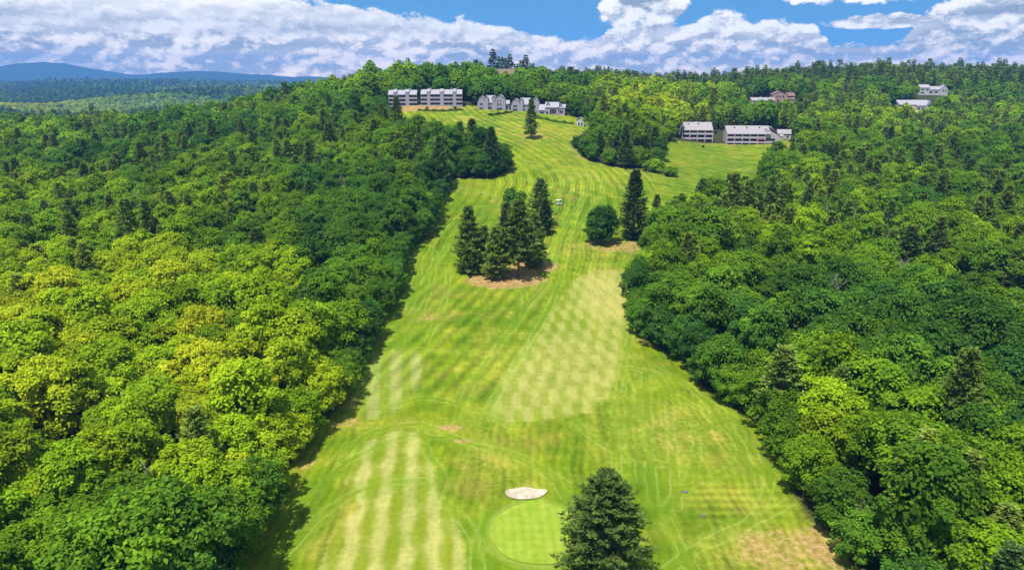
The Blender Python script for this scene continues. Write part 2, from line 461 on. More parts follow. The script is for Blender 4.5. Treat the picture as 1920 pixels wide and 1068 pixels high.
for q in [(1150, 560, 60, 50, .9), (1100, 690, 110, 60, .45), (1290, 820, 100, 60, .6), (930, 680, 60, 60, .4), (700, 730, 70, 70, .4), (1370, 940, 110, 30, .5), (1450, 1040, 150, 60, .95),
          (650, 1000, 60, 60, .6), (860, 800, 60, 18, .5), (790, 590, 60, 12, .5), (1150, 240, 90, 14, .3), (1020, 245, 70, 12, .5), (1130, 470, 90, 18, .5), (870, 222, 40, 5, .8), (1200, 320, 60, 12, .4),
          (1000, 900, 90, 20, .45), (920, 850, 55, 75, .6), (1000, 720, 110, 60, .4), (930, 870, 60, 60, .3), (1150, 820, 80, 60, .35), (1080, 330, 50, 30, .25)]:
    dry = np.maximum(dry, ell(*q, soft=0.6))
a_dry = put(dry)
lush = np.zeros(xn.shape)
for q in [(560, 1000, 70, 80, .8), (870, 370, 60, 30, .5), (1000, 590, 140, 50, .5), (1290, 985, 120, 40, .8), (780, 560, 50, 60, .5), (880, 870, 40, 60, .5), (1270, 330, 60, 20, .4), (1240, 560, 60, 60, .4),
          (1160, 485, 60, 10, .6), (1090, 420, 60, 60, .2), (1400, 860, 60, 60, .5), (720, 650, 40, 30, .5), (1340, 300, 80, 20, .6)]:
    lush = np.maximum(lush, ell(*q, soft=0.6))
a_lush = put(lush)
# mowing direction: a coordinate that runs across the lines which follow the hole
CLN = poly([(1120, 1080), (1105, 850), (1075, 640), (1080, 470), (1100, 400), (1115, 350), (1075, 300), (1000, 262), (950, 240), (900, 222)])
CLN = np.vstack([[[CLN[0][0] + 1, 20]], CLN, [[CLN[-1][0] - 18, 470]]])
yc = np.maximum.accumulate(CLN[:, 1] + np.arange(len(CLN)) * 1e-3)
xc = np.interp(yn, yc, CLN[:, 0])
ker = 0
yy = np.linspace(20, 480, 461); xs_ = np.interp(yy, yc, CLN[:, 0]); kk = np.hanning(91); kk /= kk.sum()
xs_ = np.convolve(np.pad(xs_, 45, 'edge'), kk, 'valid')
xc = np.interp(yn, yy, xs_)
slope = np.interp(yn, yy, np.gradient(xs_, yy))
a_flow = put((xn - xc) / np.sqrt(1 + slope ** 2))
# right field: lines bowed about a far centre
c2 = ground_at(1330, 430)
a_flow2 = put(np.hypot(xn - c2[0], (yn - c2[1]) * 0.8))
RF = poly([(1235, 335), (1230, 268), (1500, 255), (1500, 300), (1440, 420), (1250, 420)])
a_rf = put(sstep(sdf(RF, xn, yn), -4, 4))
# tracks left by the mower: closed and open curves
TR = []
def track(pts, closed=False):
    P_ = poly(pts)
    for _ in range(2):
        a, b = P_[:-1], P_[1:]
        P_ = np.vstack([P_[:1], np.stack([a * .75 + b * .25, a * .25 + b * .75], 1).reshape(-1, 2), P_[-1:]])
    TR.append((P_, closed))
track([(1185, 690), (1235, 700), (1250, 735), (1330, 775), (1385, 820), (1395, 860), (1350, 895), (1290, 905), (1240, 960), (1270, 1010), (1300, 1068)])
track([(1310, 740), (1400, 800), (1445, 870), (1440, 930), (1400, 990), (1330, 1020)])
track([(640, 860), (680, 815), (740, 798), (800, 792), (870, 830), (960, 850), (1040, 895), (1060, 930)])
track([(790, 800), (800, 850), (835, 890), (815, 930), (860, 960), (890, 1010), (895, 1068)])
track([(715, 640), (780, 655), (900, 662), (1000, 668)])
track([(780, 470), (790, 520), (770, 580), (700, 655), (660, 740)])
track([(1040, 480), (1030, 530), (990, 570), (960, 620)])
track([(1030, 470), (1090, 495), (1160, 498), (1210, 480)])
track([(920, 960), (905, 990), (925, 1030), (980, 1050), (1050, 1055)])
track([(1200, 520), (1180, 640), (1165, 700), (1150, 780)])
track([(1210, 700), (1215, 800), (1225, 950)]); track([(1255, 760), (1262, 850), (1270, 950)]); track([(1180, 720), (1178, 860)])
track([(1065, 272), (1100, 310), (1110, 345), (1085, 385), (1050, 440), (1030, 480)])
track([(1080, 272), (1130, 315), (1135, 350), (1110, 390), (1070, 450)])
track([(1080, 790), (1120, 830), (1200, 860), (1290, 880)]); track([(1230, 690), (1290, 720), (1350, 780), (1400, 850), (1410, 930)])
track([(870, 830), (950, 845), (1010, 870), (1060, 905)]); track([(930, 480), (1000, 560), (940, 640), (880, 720), (850, 800)])
track([(790, 480), (775, 540), (745, 600), (700, 690), (690, 740)]); track([(815, 470), (810, 540), (780, 600), (740, 660)]); track([(840, 500), (838, 560), (800, 640)])
track([(960, 330), (1010, 345), (1060, 345), (1100, 320)]); track([(960, 300), (1020, 322), (1080, 325)]); track([(850, 350), (900, 358), (940, 372)]); track([(870, 440), (830, 470), (800, 520)])
track([(1150, 780), (1155, 860), (1160, 900)]); track([(1200, 730), (1195, 820), (1200, 900)]); track([(1300, 790), (1310, 850), (1290, 900)]); track([(700, 840), (760, 815), (830, 820)])
track([(520, 1050), (600, 960), (700, 905), (790, 900)]); track([(1250, 1068), (1330, 1010), (1420, 975), (1480, 940)]); track([(740, 760), (800, 740), (900, 770), (960, 800)])
track([(1060, 500), (1030, 580), (980, 660), (930, 740), (900, 800)]); track([(560, 950), (640, 870), (700, 840)])
tr = np.full(xn.shape, 99.0)
def open_dist(P_, x, y):
    d = np.full(x.shape, 1e6)
    for a, b in zip(P_[:-1], P_[1:]):
        ab = b - a; L = (ab ** 2).sum() + 1e-9; t = ((x - a[0]) * ab[0] + (y - a[1]) * ab[1]) / L
        e = 0.9 / math.sqrt(L)
        q = (x - a[0] - t * ab[0]) ** 2 + (y - a[1] - t * ab[1]) ** 2
        d = np.where((t > -e) & (t < 1 + e), np.minimum(d, q), d)
    return np.sqrt(d)
for P_, c_ in TR: tr = np.minimum(tr, np.minimum(open_dist(P_, xn, yn), 99))
a_track = put(tr, 99.0)
cr_ = np.zeros(xn.shape)
for q in [(1370, 940, 110, 45, 1.0), (1060, 620, 130, 14, .6), (700, 800, 80, 12, .5), (1370, 290, 110, 22, 1.0)]:
    cr_ = np.maximum(cr_, ell(*q, soft=0.5))
a_cross = put(cr_)
a_green = put(np.hypot((xn - GREEN[0]) / GREEN[2], (yn - GREEN[1]) / GREEN[3]), 9.0)

def ground_mat(g, bs, o):
    p = pos(g); px, py, pz = g.sep(p)
    clear = g.attr('clear'); flow = g.attr('flow'); flow2 = g.attr('flow2'); rf = g.attr('rightfield')
    stre = g.noise(g.comb(px * 0.9 + py * 0.15, py * 0.22, 0.0), 1.0, 5, 0.65)
    n_big = g.noise(p, 0.035, 3, 0.5); n_mid = g.noise(p, 0.16, 4, 0.55); n_sm = g.noise(p, 1.1, 5, 0.65); n_fi = g.noise(p, 5.0, 3, 0.7)
    lushc = (0.082, 0.164, 0.003); midc = (0.200, 0.262, 0.006); yel = (0.365, 0.325, 0.050); pale = (0.50, 0.50, 0.15)
    c = g.mix(g.step(n_big * 0.5 + n_mid * 0.5, 0.36, 0.62), lushc, midc)
    c = g.mix((g.attr('lush') * 0.9 + g.step(g.noise(p, 0.055, 4, 0.6), 0.55, 0.70) * 0.4).clamp(), c, lushc)
    d = (g.attr('dry') * 0.95 + g.step(n_mid, 0.50, 0.72) * 0.40 + g.step(stre, 0.50, 0.70) * 0.35).clamp() * g.step(n_sm * 0.5 + n_mid * 0.5, 0.30, 0.60)
    c = g.mix(d * 0.85, c, yel)
    c = g.mix(g.step(g.noise(p, 0.075, 5, 0.65), 0.52, 0.68) * 0.55, c, (0.265, 0.215, 0.040))
    c = g.mix(g.step(stre, 0.50, 0.32) * 0.50, c, (0.080, 0.155, 0.004))
    # mowing lines that follow the hole
    wob = (n_mid - 0.5) * 2.0 + (g.noise(p, 0.03, 2, 0.5) - 0.5) * 6.0
    fl = flow * (1.0 - rf) + flow2 * rf
    s1 = g.m('SINE', (fl + wob) * (2 * PI / 4.4))
    s2 = g.m('SINE', (fl + wob * 1.3) * (2 * PI / 1.5))
    fade = g.step(g.noise(p, 0.028, 2, 0.5), 0.36, 0.56)
    up = g.step(py, 190.0, 250.0)
    brkl = g.step(g.noise(g.comb(fl * 0.5, py * 0.04, 0.0), 1.0, 3, 0.6), 0.35, 0.62)
    ln = (s1 * (0.15 + up * 0.17) + s2 * (0.17 + up * 0.08)) * (fade * 0.55 + 0.35) * (brkl * 0.8 + 0.35)
    # slanting stripes in the middle of the hole
    dg = g.m('SINE', (px * 0.95 - py * 0.32 + (n_mid - 0.5) * 1.2) * (2 * PI / 3.6))
    midz = g.step(py, 100.0, 125.0) * (1.0 - g.step(py, 185.0, 205.0)) * (1.0 - g.step(px, 8.0, 14.0))
    ln = ln * (1.0 - midz * 0.7) + dg * midz * 0.20 * (0.4 + fade * 0.6)
    ln = ln + g.m('SINE', (py + (n_mid - 0.5) * 0.8) * (2 * PI / 1.9)) * 0.16 * g.attr('cross')
    # checks in the pale patch
    chk = g.step(g.attr('check') + (n_sm - 0.5) * 1.5 + (n_mid - 0.5) * 3.0, -1.0, 1.2)
    k1 = g.m('SINE', (px * 0.95 + py * 0.32 + (n_mid - 0.5) * 0.9) * (2 * PI / 3.8)); k2 = g.m('SINE', (px * 0.98 - py * 0.20 + (n_mid - 0.5) * 0.9) * (2 * PI / 3.4))
    ck = g.step(k1 + k2 + (n_mid - 0.5) * 2.0 + (n_sm - 0.5), -1.2, 1.2)
    cc = g.mix(ck, (0.200, 0.262, 0.018), (0.370, 0.370, 0.095))
    cc = g.mix(g.attr('dry') * 0.6, cc, (0.52, 0.46, 0.16))
    c = g.mix(chk * (0.42 + n_mid * 0.5), c, cc)
    # broad stripes on the near patch
    st = g.step(g.attr('strip') + (n_sm - 0.5) * 1.2, -0.4, 0.9)
    q1 = g.m('SINE', (px + py * 0.10 + (n_mid - 0.5) * 0.35) * (2 * PI / 3.7))
    q2 = g.m('SINE', (px * 0.62 - py * 0.50 + (n_mid - 0.5) * 1.5) * (2 * PI / 5.2))
    cs = g.mix(g.step(q1 + q2 * 0.45 + (n_mid - 0.5) * 1.8 + (n_sm - 0.5) * 1.0, -1.2, 1.2), (0.205, 0.255, 0.015), (0.450, 0.425, 0.130))
    c = g.mix(st * (0.35 + n_mid * 0.8), c, cs)
    st2 = g.step(g.attr('strip2') + (n_sm - 0.5) * 1.2, -1.0, 1.6)
    q3 = g.m('SINE', (px + py * 0.16 + wob * 0.25) * (2 * PI / 4.4))
    c = g.mix(st2 * 0.7, c, g.mix(g.step(q3 + (n_sm - 0.5) * 1.2, -0.9, 0.9), (0.18, 0.26, 0.02), (0.31, 0.34, 0.10)))
    c = g.vm('SCALE', c, scale=ln * (1.0 - chk * 0.7) * (1.0 - st * 0.7) + 1.0)
    # tracks: pairs of pale and dark lines, broken and uneven
    t = g.attr('track') + (g.noise(p, 0.12, 2, 0.5) - 0.5) * 1.2
    brk = g.step(g.noise(p, 0.09, 3, 0.6), 0.34, 0.62)
    tl = g.step(g.m('ABSOLUTE', t - 0.75), 0.30, 0.05) * brk
    td = g.step(g.m('ABSOLUTE', t - 0.15), 0.35, 0.05) * g.step(g.noise(p, 0.13, 3, 0.6), 0.40, 0.58)
    tw = g.step(t, 3.0, 0.3) * 0.28
    c = g.mix(tw, c, (0.175, 0.30, 0.010))
    c = g.mix(tl * 0.27, c, (0.40, 0.46, 0.12))
    c = g.mix(td * 0.42, c, (0.13, 0.22, 0.012))
    # collar round the putting green
    gr = g.attr('green') + (n_sm - 0.5) * 0.06
    c = g.mix(g.step(gr, 1.6, 1.2) * 0.4, c, (0.14, 0.24, 0.010))
    c = g.mix(g.step(gr, 1.20, 1.04) * 0.4, c, (0.30, 0.36, 0.06))
    # bare earth
    e = g.step(g.attr('dirt') * 1.1 + (n_sm - 0.5) * 1.3 + (n_mid - 0.5) * 1.0, 0.35, 1.0)
    ec = g.mix(g.step(n_sm, 0.35, 0.65), (0.30, 0.150, 0.060), (0.46, 0.30, 0.14))
    c = g.mix(e * 0.85, c, ec)
    c = g.vm('SCALE', c, scale=(n_sm - 0.5) * 0.60 + (n_fi - 0.5) * 0.55 + 1.0)
    # forest floor, and the far country that reads as woods and meadows
    fl_ = g.mix(g.noise(p, 0.3, 5, 0.6), (0.018, 0.026, 0.008), (0.055, 0.060, 0.022))
    farn = g.noise(g.comb(px, py, 0.0), 0.0016, 4, 0.5)
    dist = g.m('SQRT', px * px + py * py)
    wood = g.mix(g.step(g.noise(p, 0.035, 5, 0.75), 0.36, 0.64), (0.014, 0.034, 0.016), (0.040, 0.075, 0.026))
    wood = g.mix(g.attr('meadow'), wood, (0.12, 0.20, 0.04))
    rock = g.step(g.noise(g.comb(px * 0.35, py, pz * 3.0), 0.006, 4, 0.6), 0.60, 0.66) * g.step(pz, 62.0, 78.0) * g.step(px, -3300.0, -3000.0) * g.step(dist, 5000.0, 6000.0)
    wood = g.mix(rock * 0.85, wood, (0.36, 0.33, 0.30))
    fl_ = g.mix(g.step(dist, 900.0, 1300.0), fl_, wood)
    edge = g.step(clear + (n_sm - 0.5) * 2.6 + (n_mid - 0.5) * 2.0, -1.2, 1.0)
    c = g.mix(edge, fl_, g.vm('SCALE', c, scale=0.80))
    lawn = g.attr('lawn')
    c = g.mix(lawn, c, g.mix(n_mid, (0.22, 0.33, 0.03), (0.40, 0.42, 0.12)))
    b = g.node('ShaderNodeBump'); b.inputs['Strength'].default_value = 0.5; b.inputs['Distance'].default_value = 0.25
    g.put(b.inputs['Height'], n_sm + n_fi * 0.5); g.l.new(b.outputs[0], bs.inputs['Normal'])
    return c
M_ground = material('turf_and_forest_floor', ground_mat, 0.95, 0.08)

MEADOWS = [(-1050, 1750, 430, 330), (-1180, 3300, 360, 850), (-520, 1500, 120, 140), (-2300, 2700, 300, 300), (-650, 2300, 160, 200)]
mead = np.zeros(x1.shape)
for (mx_, my_, sx_, sy_) in MEADOWS:
    q = np.hypot((x1 - mx_) / sx_, (y1 - my_) / sy_) + (fbm(x1 / 120, y1 / 120, 31) - 0.5) * 0.9
    mead = np.maximum(mead, 1 - sstep(q, 0.75, 1.1))
LAWNS = [ground_at(1712, 207) + (16, 8), ground_at(1800, 172) + (18, 14), ground_at(1560, 182) + (20, 9)]
lawn = np.zeros(x1.shape)
for (lx, ly, rx, ry) in LAWNS: lawn = np.maximum(lawn, 1 - sstep(np.hypot((x1 - lx) / rx, (y1 - ly) / ry), 0.8, 1.1))
attrs = dict(cross=a_cross, clear=a_clear, check=a_check, strip=a_strip, strip2=a_strip2, dirt=a_dirt, dry=a_dry, lush=a_lush, flow=a_flow, flow2=a_flow2, rightfield=a_rf, track=a_track, green=a_green, meadow=mead, lawn=lawn)
idx = np.arange(NX * NY).reshape(NY, NX)
F = np.stack([idx[:-1, :-1], idx[:-1, 1:], idx[1:, 1:], idx[1:, :-1]], -1).reshape(-1, 4)
fy0 = np.repeat(gy[:-1], NX - 1)
fcx = (x1[F[:, 0]] + x1[F[:, 2]]) / 2; fcy = (y1[F[:, 0]] + y1[F[:, 2]]) / 2
is_fair = (a_clear[F].mean(1) > -1.5) & (fcy > 50) & (fcy < 520)
is_mount = fcy > 6200
VV = np.stack([x1, y1, flat(Z)], -1)
def sub(name, mask):
    f = F[mask]; u, inv = np.unique(f.ravel(), return_inverse=True)
    me = new_mesh(name, VV[u], inv.reshape(-1, 4), M_ground, True, {k: ('POINT', a[u]) for k, a in attrs.items()})
    o = link(name, me); o['kind'] = 'structure'; return o
sub('fairway', is_fair); sub('ground', ~is_fair & ~is_mount); sub('mountains', is_mount)

# bunker sand and putting green: sheets that follow the ground just above it
def sheet(name, cx, cy, rx, ry, mat, lift=0.03, wav=0.0, seed=0, n=14, k=56):
    vs = [(cx, cy, float(height(cx, cy)) + lift)]; fs = []
    for i in range(1, n + 1):
        for j in range(k):
            t = 2 * PI * j / k; r = i / n * (1 + wav * (math.sin(2 * t + seed) * .5 + math.sin(3 * t + seed * 2) * .35 + math.sin(5 * t) * .2))
            vs.append((cx + rx * r * math.cos(t), cy + ry * r * math.sin(t), 0))
    vs = np.array(vs); vs[:, 2] = height(vs[:, 0], vs[:, 1]) + lift
    for j in range(k): fs.append((0, 1 + j, 1 + (j + 1) % k))
    for i in range(n - 1):
        for j in range(k):
            a = 1 + i * k + j; b = 1 + i * k + (j + 1) % k; fs.append((a, a + k, b + k, b))
    me = bpy.data.meshes.new(name); me.from_pydata([tuple(q) for q in vs], [], fs); me.materials.append(mat)
    me.polygons.foreach_set('use_smooth', [True] * len(fs)); me.update()
    o = link(name, me); o['kind'] = 'structure'; return o
def sand_mat(g, bs, o):
    n = g.noise(pos(g), 0.9, 5, 0.6)
    return g.mix(g.step(n, 0.35, 0.65), (0.34, 0.28, 0.19), (0.50, 0.45, 0.36))
M_sand = material('bunker_sand', sand_mat, 0.95, 0.05)
def green_mat(g, bs, o):
    p = pos(g); px, py, pz = g.sep(p)
    s = g.m('SINE', (px * 0.98 + py * 0.06) * (2 * PI / 1.3)); s2 = g.m('SINE', (py) * (2 * PI / 1.6))
    n = g.noise(p, 0.5, 4, 0.6)
    c = g.mix(g.step(n, 0.3, 0.7), (0.165, 0.252, 0.014), (0.235, 0.300, 0.034))
    return g.vm('SCALE', c, scale=s * 0.06 + s2 * 0.03 + 1.0 + (g.noise(p, 4, 3, .6) - 0.5) * 0.2)
M_green = material('putting_green_turf', green_mat, 0.9, 0.1)
sheet('bunker_sand', bk[0], bk[1], 2.9, 1.7, M_sand, 0.14, 0.20, 1.0)
sheet('putting_green', GREEN[0], GREEN[1], GREEN[2], GREEN[3], M_green, 0.10, 0.05, 2.0, n=12)

# ------------------------------------------------------------------ tree materials
def leaf_mat(name, stops, varz=0.30, trans=0.38, gl=0.0):
    """foliage: colour by the tone of the tree, each tree a little different, each spray too"""
    m = bpy.data.materials.new(name); m.use_nodes = True
    g = G(m.node_tree); g.n.clear()
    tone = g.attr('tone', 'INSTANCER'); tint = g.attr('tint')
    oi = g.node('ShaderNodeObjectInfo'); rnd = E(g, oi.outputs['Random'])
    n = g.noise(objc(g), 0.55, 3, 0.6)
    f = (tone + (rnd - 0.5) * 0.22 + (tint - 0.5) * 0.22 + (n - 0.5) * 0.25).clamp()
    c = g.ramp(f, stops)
    r2 = g.m('FRACT', rnd * 17.31)
    c = g.vm('SCALE', c, scale=(tint - 0.5) * (2 * varz) + (r2 - 0.5) * 0.50 + 1.0)
    d = g.node('ShaderNodeBsdfDiffuse'); g.put(d.inputs[0], c)
    t = g.node('ShaderNodeBsdfTranslucent'); g.put(t.inputs[0], g.vm('MULTIPLY', c, (1.25, 1.2, 0.5)))
    mx = g.node('ShaderNodeMixShader'); mx.inputs[0].default_value = trans
    g.l.new(d.outputs[0], mx.inputs[1]); g.l.new(t.outputs[0], mx.inputs[2])
    o = g.node('ShaderNodeOutputMaterial'); g.l.new(mx.outputs[0], o.inputs[0])
    return m
M_leaf = leaf_mat('broadleaf_foliage', [(0.0, (0.044, 0.122, 0.022)), (0.25, (0.088, 0.195, 0.018)), (0.5, (0.160, 0.285, 0.012)), (0.75, (0.265, 0.380, 0.012)), (1.0, (0.43, 0.465, 0.020))])
M_need = leaf_mat('needle_foliage', [(0.0, (0.048, 0.096, 0.036)), (0.3, (0.092, 0.160, 0.042)), (0.6, (0.160, 0.235, 0.042)), (1.0, (0.260, 0.325, 0.045))], trans=0.28)
def bark(name, a, b_):
    def f(g, bs, o): return g.mix(g.noise(g.vm('MULTIPLY', objc(g), (6.0, 6.0, 1.2)), 1.0, 5, 0.65), a, b_)
    return material(name, f, 0.95, 0.1)
M_bark = bark('grey_brown_bark', (0.055, 0.042, 0.030), (0.17, 0.14, 0.11))
M_pale = bark('bleached_dead_wood', (0.26, 0.24, 0.21), (0.52, 0.49, 0.45))

# ------------------------------------------------------------------ tree shapes
def leaves(P, Nn, size, rg, aspect=1.0, jit=0.5):
    """one small bent leaf face (a rhomb of four corners) at each point"""
    n = len(P)
    Nn = Nn + rg.normal(0, jit, (n, 3)); Nn /= np.linalg.norm(Nn, axis=1)[:, None] + 1e-9
    T = np.cross(Nn, rg.normal(0, 1, (n, 3))); T /= np.linalg.norm(T, axis=1)[:, None] + 1e-9
    B = np.cross(Nn, T)
    s = (size * rg.uniform(0.6, 1.35, n))[:, None]
    a = T * s * aspect; b = B * s * 0.62
    sag = Nn * s * rg.uniform(-0.30, 0.1, (n, 1))
    return np.stack([P - a + sag, P - b, P + a + sag, P + b], 1)
def blades(P, D, length, width, rg, up=0.6):
    """long narrow sprays at each point, along the directions D"""
    n = len(P)
    D = D / (np.linalg.norm(D, axis=1)[:, None] + 1e-9)
    U = np.tile(np.array([0, 0, 1.0]), (n, 1)) * up + rg.normal(0, 0.35, (n, 3))
    W = np.cross(D, U); W /= np.linalg.norm(W, axis=1)[:, None] + 1e-9
    L = (length * rg.uniform(0.6, 1.3, n))[:, None]; w = (width * rg.uniform(0.7, 1.3, n))[:, None]
    return np.stack([P, P + D * L * .45 - W * w, P + D * L, P + D * L * .45 + W * w], 1)
def quads_mesh(name, Q, tint, mat):
    V = Q.reshape(-1, 3); f = np.arange(len(V)).reshape(-1, 4)
    return new_mesh(name, V, f, mat, False, {'tint': ('FACE', tint)})
def unit(rg, n):
    v = rg.normal(0, 1, (n, 3)); return v / np.linalg.norm(v, axis=1)[:, None]

def broadleaf(seed, Rr=4.8, H=14.0, z0=2.2, nc=44, per=210, size=0.255, squash=1.0, inner=700):
    rg = np.random.default_rng(seed)
    cz = (z0 + H) / 2; hz = (H - z0) / 2
    U = unit(rg, nc * 3)
    U = U[U[:, 2] > -0.75][:nc]
    # lobes: three or four big ones bend the outline
    lob = unit(rg, 7); lob[:, 2] = np.abs(lob[:, 2]) * 0.6
    bulge = 1 + 0.46 * np.maximum(0, (U @ lob.T) - 0.6).max(1) / 0.4 - 0.22 * rg.random(len(U))
    rr = rg.uniform(0.66, 0.90, len(U)) * bulge
    C = U * rr[:, None] * np.array([Rr, Rr, hz]); C[:, 2] += cz
    C[:, :2] *= (1.0 - 0.30 * np.clip((C[:, 2] - cz) / hz, -1, 1)[:, None] ** 2 + 0.05)
    cr = rg.uniform(0.15, 0.34, len(U)) * Rr
    Qs = []; Ts = []
    for i in range(len(C)):
        m = int(per * (cr[i] / (0.27 * Rr)) ** 2)
        d = unit(rg, m)
        out = U[i]
        d = d + out * 0.55 + np.array([0, 0, 0.45]); d /= np.linalg.norm(d, axis=1)[:, None]
        r = cr[i] * rg.uniform(0.50, 1.20, m) * (1 + 0.25 * np.sin(d[:, 0] * 7 + i) * np.sin(d[:, 2] * 6 + i * 2))
        Pp = C[i] + d * r[:, None] * np.array([1, 1, 0.78 * squash])
        Qs.append(leaves(Pp, d * 0.8 + np.array([0, 0, 0.8]), size, rg, 1.0, 0.50))
        t0 = rg.normal(0.5, 0.16)
        Ts.append(np.clip(t0 + rg.normal(0, 0.13, m), 0, 1))
    d = unit(rg, inner); r = rg.random(inner) ** 0.33 * 0.72
    Pp = d * r[:, None] * np.array([Rr, Rr, hz]); Pp[:, 2] += cz
    Qs.append(leaves(Pp, d, size * 2.1, rg)); Ts.append(np.full(inner, 0.35))
    # loose sprigs at the rim
    m = nc * 10; d = unit(rg, m); d[:, 2] = np.abs(d[:, 2]) * 0.9 + d[:, 2] * 0.1
    Pp = d * rg.uniform(0.92, 1.12, (m, 1)) * np.array([Rr, Rr, hz]) * 0.95; Pp[:, 2] += cz
    Qs.append(leaves(Pp, d, size * 0.9, rg)); Ts.append(rg.uniform(0.4, 0.9, m))
    crown = quads_mesh('crown', np.concatenate(Qs), np.concatenate(Ts), M_leaf)
    mb = MB(); q = random.Random(seed)
    top = H * 0.72; bend = [(q.uniform(-.25, .25), q.uniform(-.25, .25)) for _ in range(5)]
    pts = [(bend[i][0] * i * .5, bend[i][1] * i * .5, top * i / 4 - (0.6 if i == 0 else 0)) for i in range(5)]
    r0 = 0.034 * H * 0.6
    mb.tube(pts, [r0 * 1.25, r0, r0 * .75, r0 * .5, r0 * .2], 6)
    for k in range(6):
        a = k * 2.4 + q.random(); zb = H * q.uniform(.22, .5); L = Rr * q.uniform(.55, .8)
        mb.tube([(pts[1][0], pts[1][1], zb), (math.cos(a) * L * .5, math.sin(a) * L * .5, zb + L * .45), (math.cos(a) * L, math.sin(a) * L, zb + L * .95)], [r0 * .5, r0 * .33, r0 * .12], 5)
    return crown, mb.mesh('trunk', M_bark)

def pine(seed, H=20.0, Rr=4.4, start=0.2, whorl=1.05, nb=5, tufts=8, blade=7, bl=0.85, bw=0.15, cone=0.75, irregular=0.35):
    """white pine: level tiers of plume-like branches round a straight trunk"""
    rg = np.random.default_rng(seed); q = random.Random(seed)
    P = []; Dd = []; T = []; mb = MB()
    r0 = 0.0135 * H
    mb.tube([(0, 0, -0.6), (0, 0, H * .3), (0.1, 0, H * .65), (0, 0.05, H * 0.98)], [r0 * 1.2, r0, r0 * .55, r0 * .12], 7)
    z = H * start
    while z < H * 0.985:
        t = (z / H - start) / (1 - start)
        env = (0.72 + 0.28 * min(1, t / 0.18)) if t < 0.18 else (1 - ((t - 0.18) / 0.82) ** (1.0 / cone) * 0.93)
        a0 = q.random() * 6.28
        for k in range(nb):
            if q.random() < 0.08: continue
            a = a0 + k * 6.283 / nb + q.uniform(-.3, .3)
            L = Rr * env * q.uniform(1 - irregular, 1 + irregular * .6) + 0.35
            rise = 0.10 + 0.40 * t + q.uniform(-.10, .10)
            tip = np.array([math.cos(a) * L, math.sin(a) * L, L * rise]); base = np.array([0, 0, z])
            mb.tube([base, base + tip * .5 + np.array([0, 0, -.04 * L]), base + tip * .9], [r0 * .22 + .02, r0 * .14 + .015, .015], 3)
            nt = max(2, int(tufts * (0.45 + 0.55 * L / Rr)))
            tc_ = rg.normal(0.5, 0.17)
            for j in range(nt):
                s = 0.28 + 0.72 * (j + q.random() * .8) / nt
                side = q.uniform(-1, 1) * 0.30 * L * (1.15 - s)
                c = base + tip * s + np.array([-math.sin(a) * side, math.cos(a) * side, -0.05 * L * math.sin(s * 3.1) + q.uniform(-.08, .12)])
                m = blade
                dd = unit(rg, m) * np.array([1, 1, 0.35]) + np.array([math.cos(a), math.sin(a), 0.28]) * 0.9
                P.append(np.tile(c, (m, 1)) + rg.normal(0, .10, (m, 3))); Dd.append(dd); T.append(np.clip(tc_ + rg.normal(0, .12, m) + (s - .6) * .3, 0, 1))
        z += whorl * q.uniform(.75, 1.25) * (1.0 - 0.35 * t)
    P = np.concatenate(P); Dd = np.concatenate(Dd)
    Q = blades(P, Dd, bl, bw, rg)
    return quads_mesh('crown', Q, np.concatenate(T), M_need), mb.mesh('trunk', M_bark)

def dead(seed, H=12.0):
    q = random.Random(seed); mb = MB(); mb2 = MB()
    def grow(b, p, d, L, r, dep):
        p2 = p + d * L * 0.5 + Vector((q.uniform(-.1, .1), q.uniform(-.1, .1), 0)) * L; p3 = p + d * L
        b.tube([p, p2, p3], [r, r * .75, r * .45], 5 if dep > 1 else 3)
        if dep == 0: return
        for _ in range(3 if dep > 1 else 4):
            nd = (d + Vector((q.uniform(-1, 1), q.uniform(-1, 1), q.uniform(-.1, .6))) * .75).normalized()
            grow(mb2, p + d * L * q.uniform(.45, 1), nd, L * q.uniform(.5, .72), r * .5, dep - 1)
    grow(mb, Vector((0, 0, -.4)), Vector((q.uniform(-.1, .1), q.uniform(-.1, .1), 1)).normalized(), H * .5, 0.02 * H, 4)
    return mb2.mesh('branches', M_pale), mb.mesh('trunk', M_pale)

BL = [broadleaf(100 + i, Rr=[4.9, 4.3, 5.3, 4.0, 4.7, 3.7][i], H=[14, 15.5, 13.2, 15, 12.6, 14.5][i], z0=[1.6, 2.0, 1.2, 2.2, 1.3, 2.0][i], nc=[50, 46, 56, 42, 48, 38][i]) for i in range(6)]
BE = [broadleaf(150 + i, Rr=[4.2, 3.7, 4.6][i], H=[13, 11.5, 12.2][i], z0=-0.6, nc=[56, 50, 60][i], per=110) for i in range(3)]
PN = [pine(200 + i, H=[20, 22, 18.5, 21][i], Rr=[4.6, 4.3, 4.9, 4.0][i], start=[.10, .16, .08, .14][i], whorl=.9, nb=6, bw=.19) for i in range(4)]
DT = [dead(300 + i) for i in range(3)]
# lighter shapes for the far woods
BLf = [broadleaf(120 + i, Rr=[4.9, 4.3, 5.2][i], H=[14, 15, 13][i], nc=26, per=28, size=0.72, inner=120) for i in range(3)]
PNf = [pine(220 + i, H=[19, 21, 18][i], Rr=[3.7, 3.3, 4.0][i], whorl=1.5, tufts=4, blade=4, bl=1.5, bw=0.34) for i in range(3)]

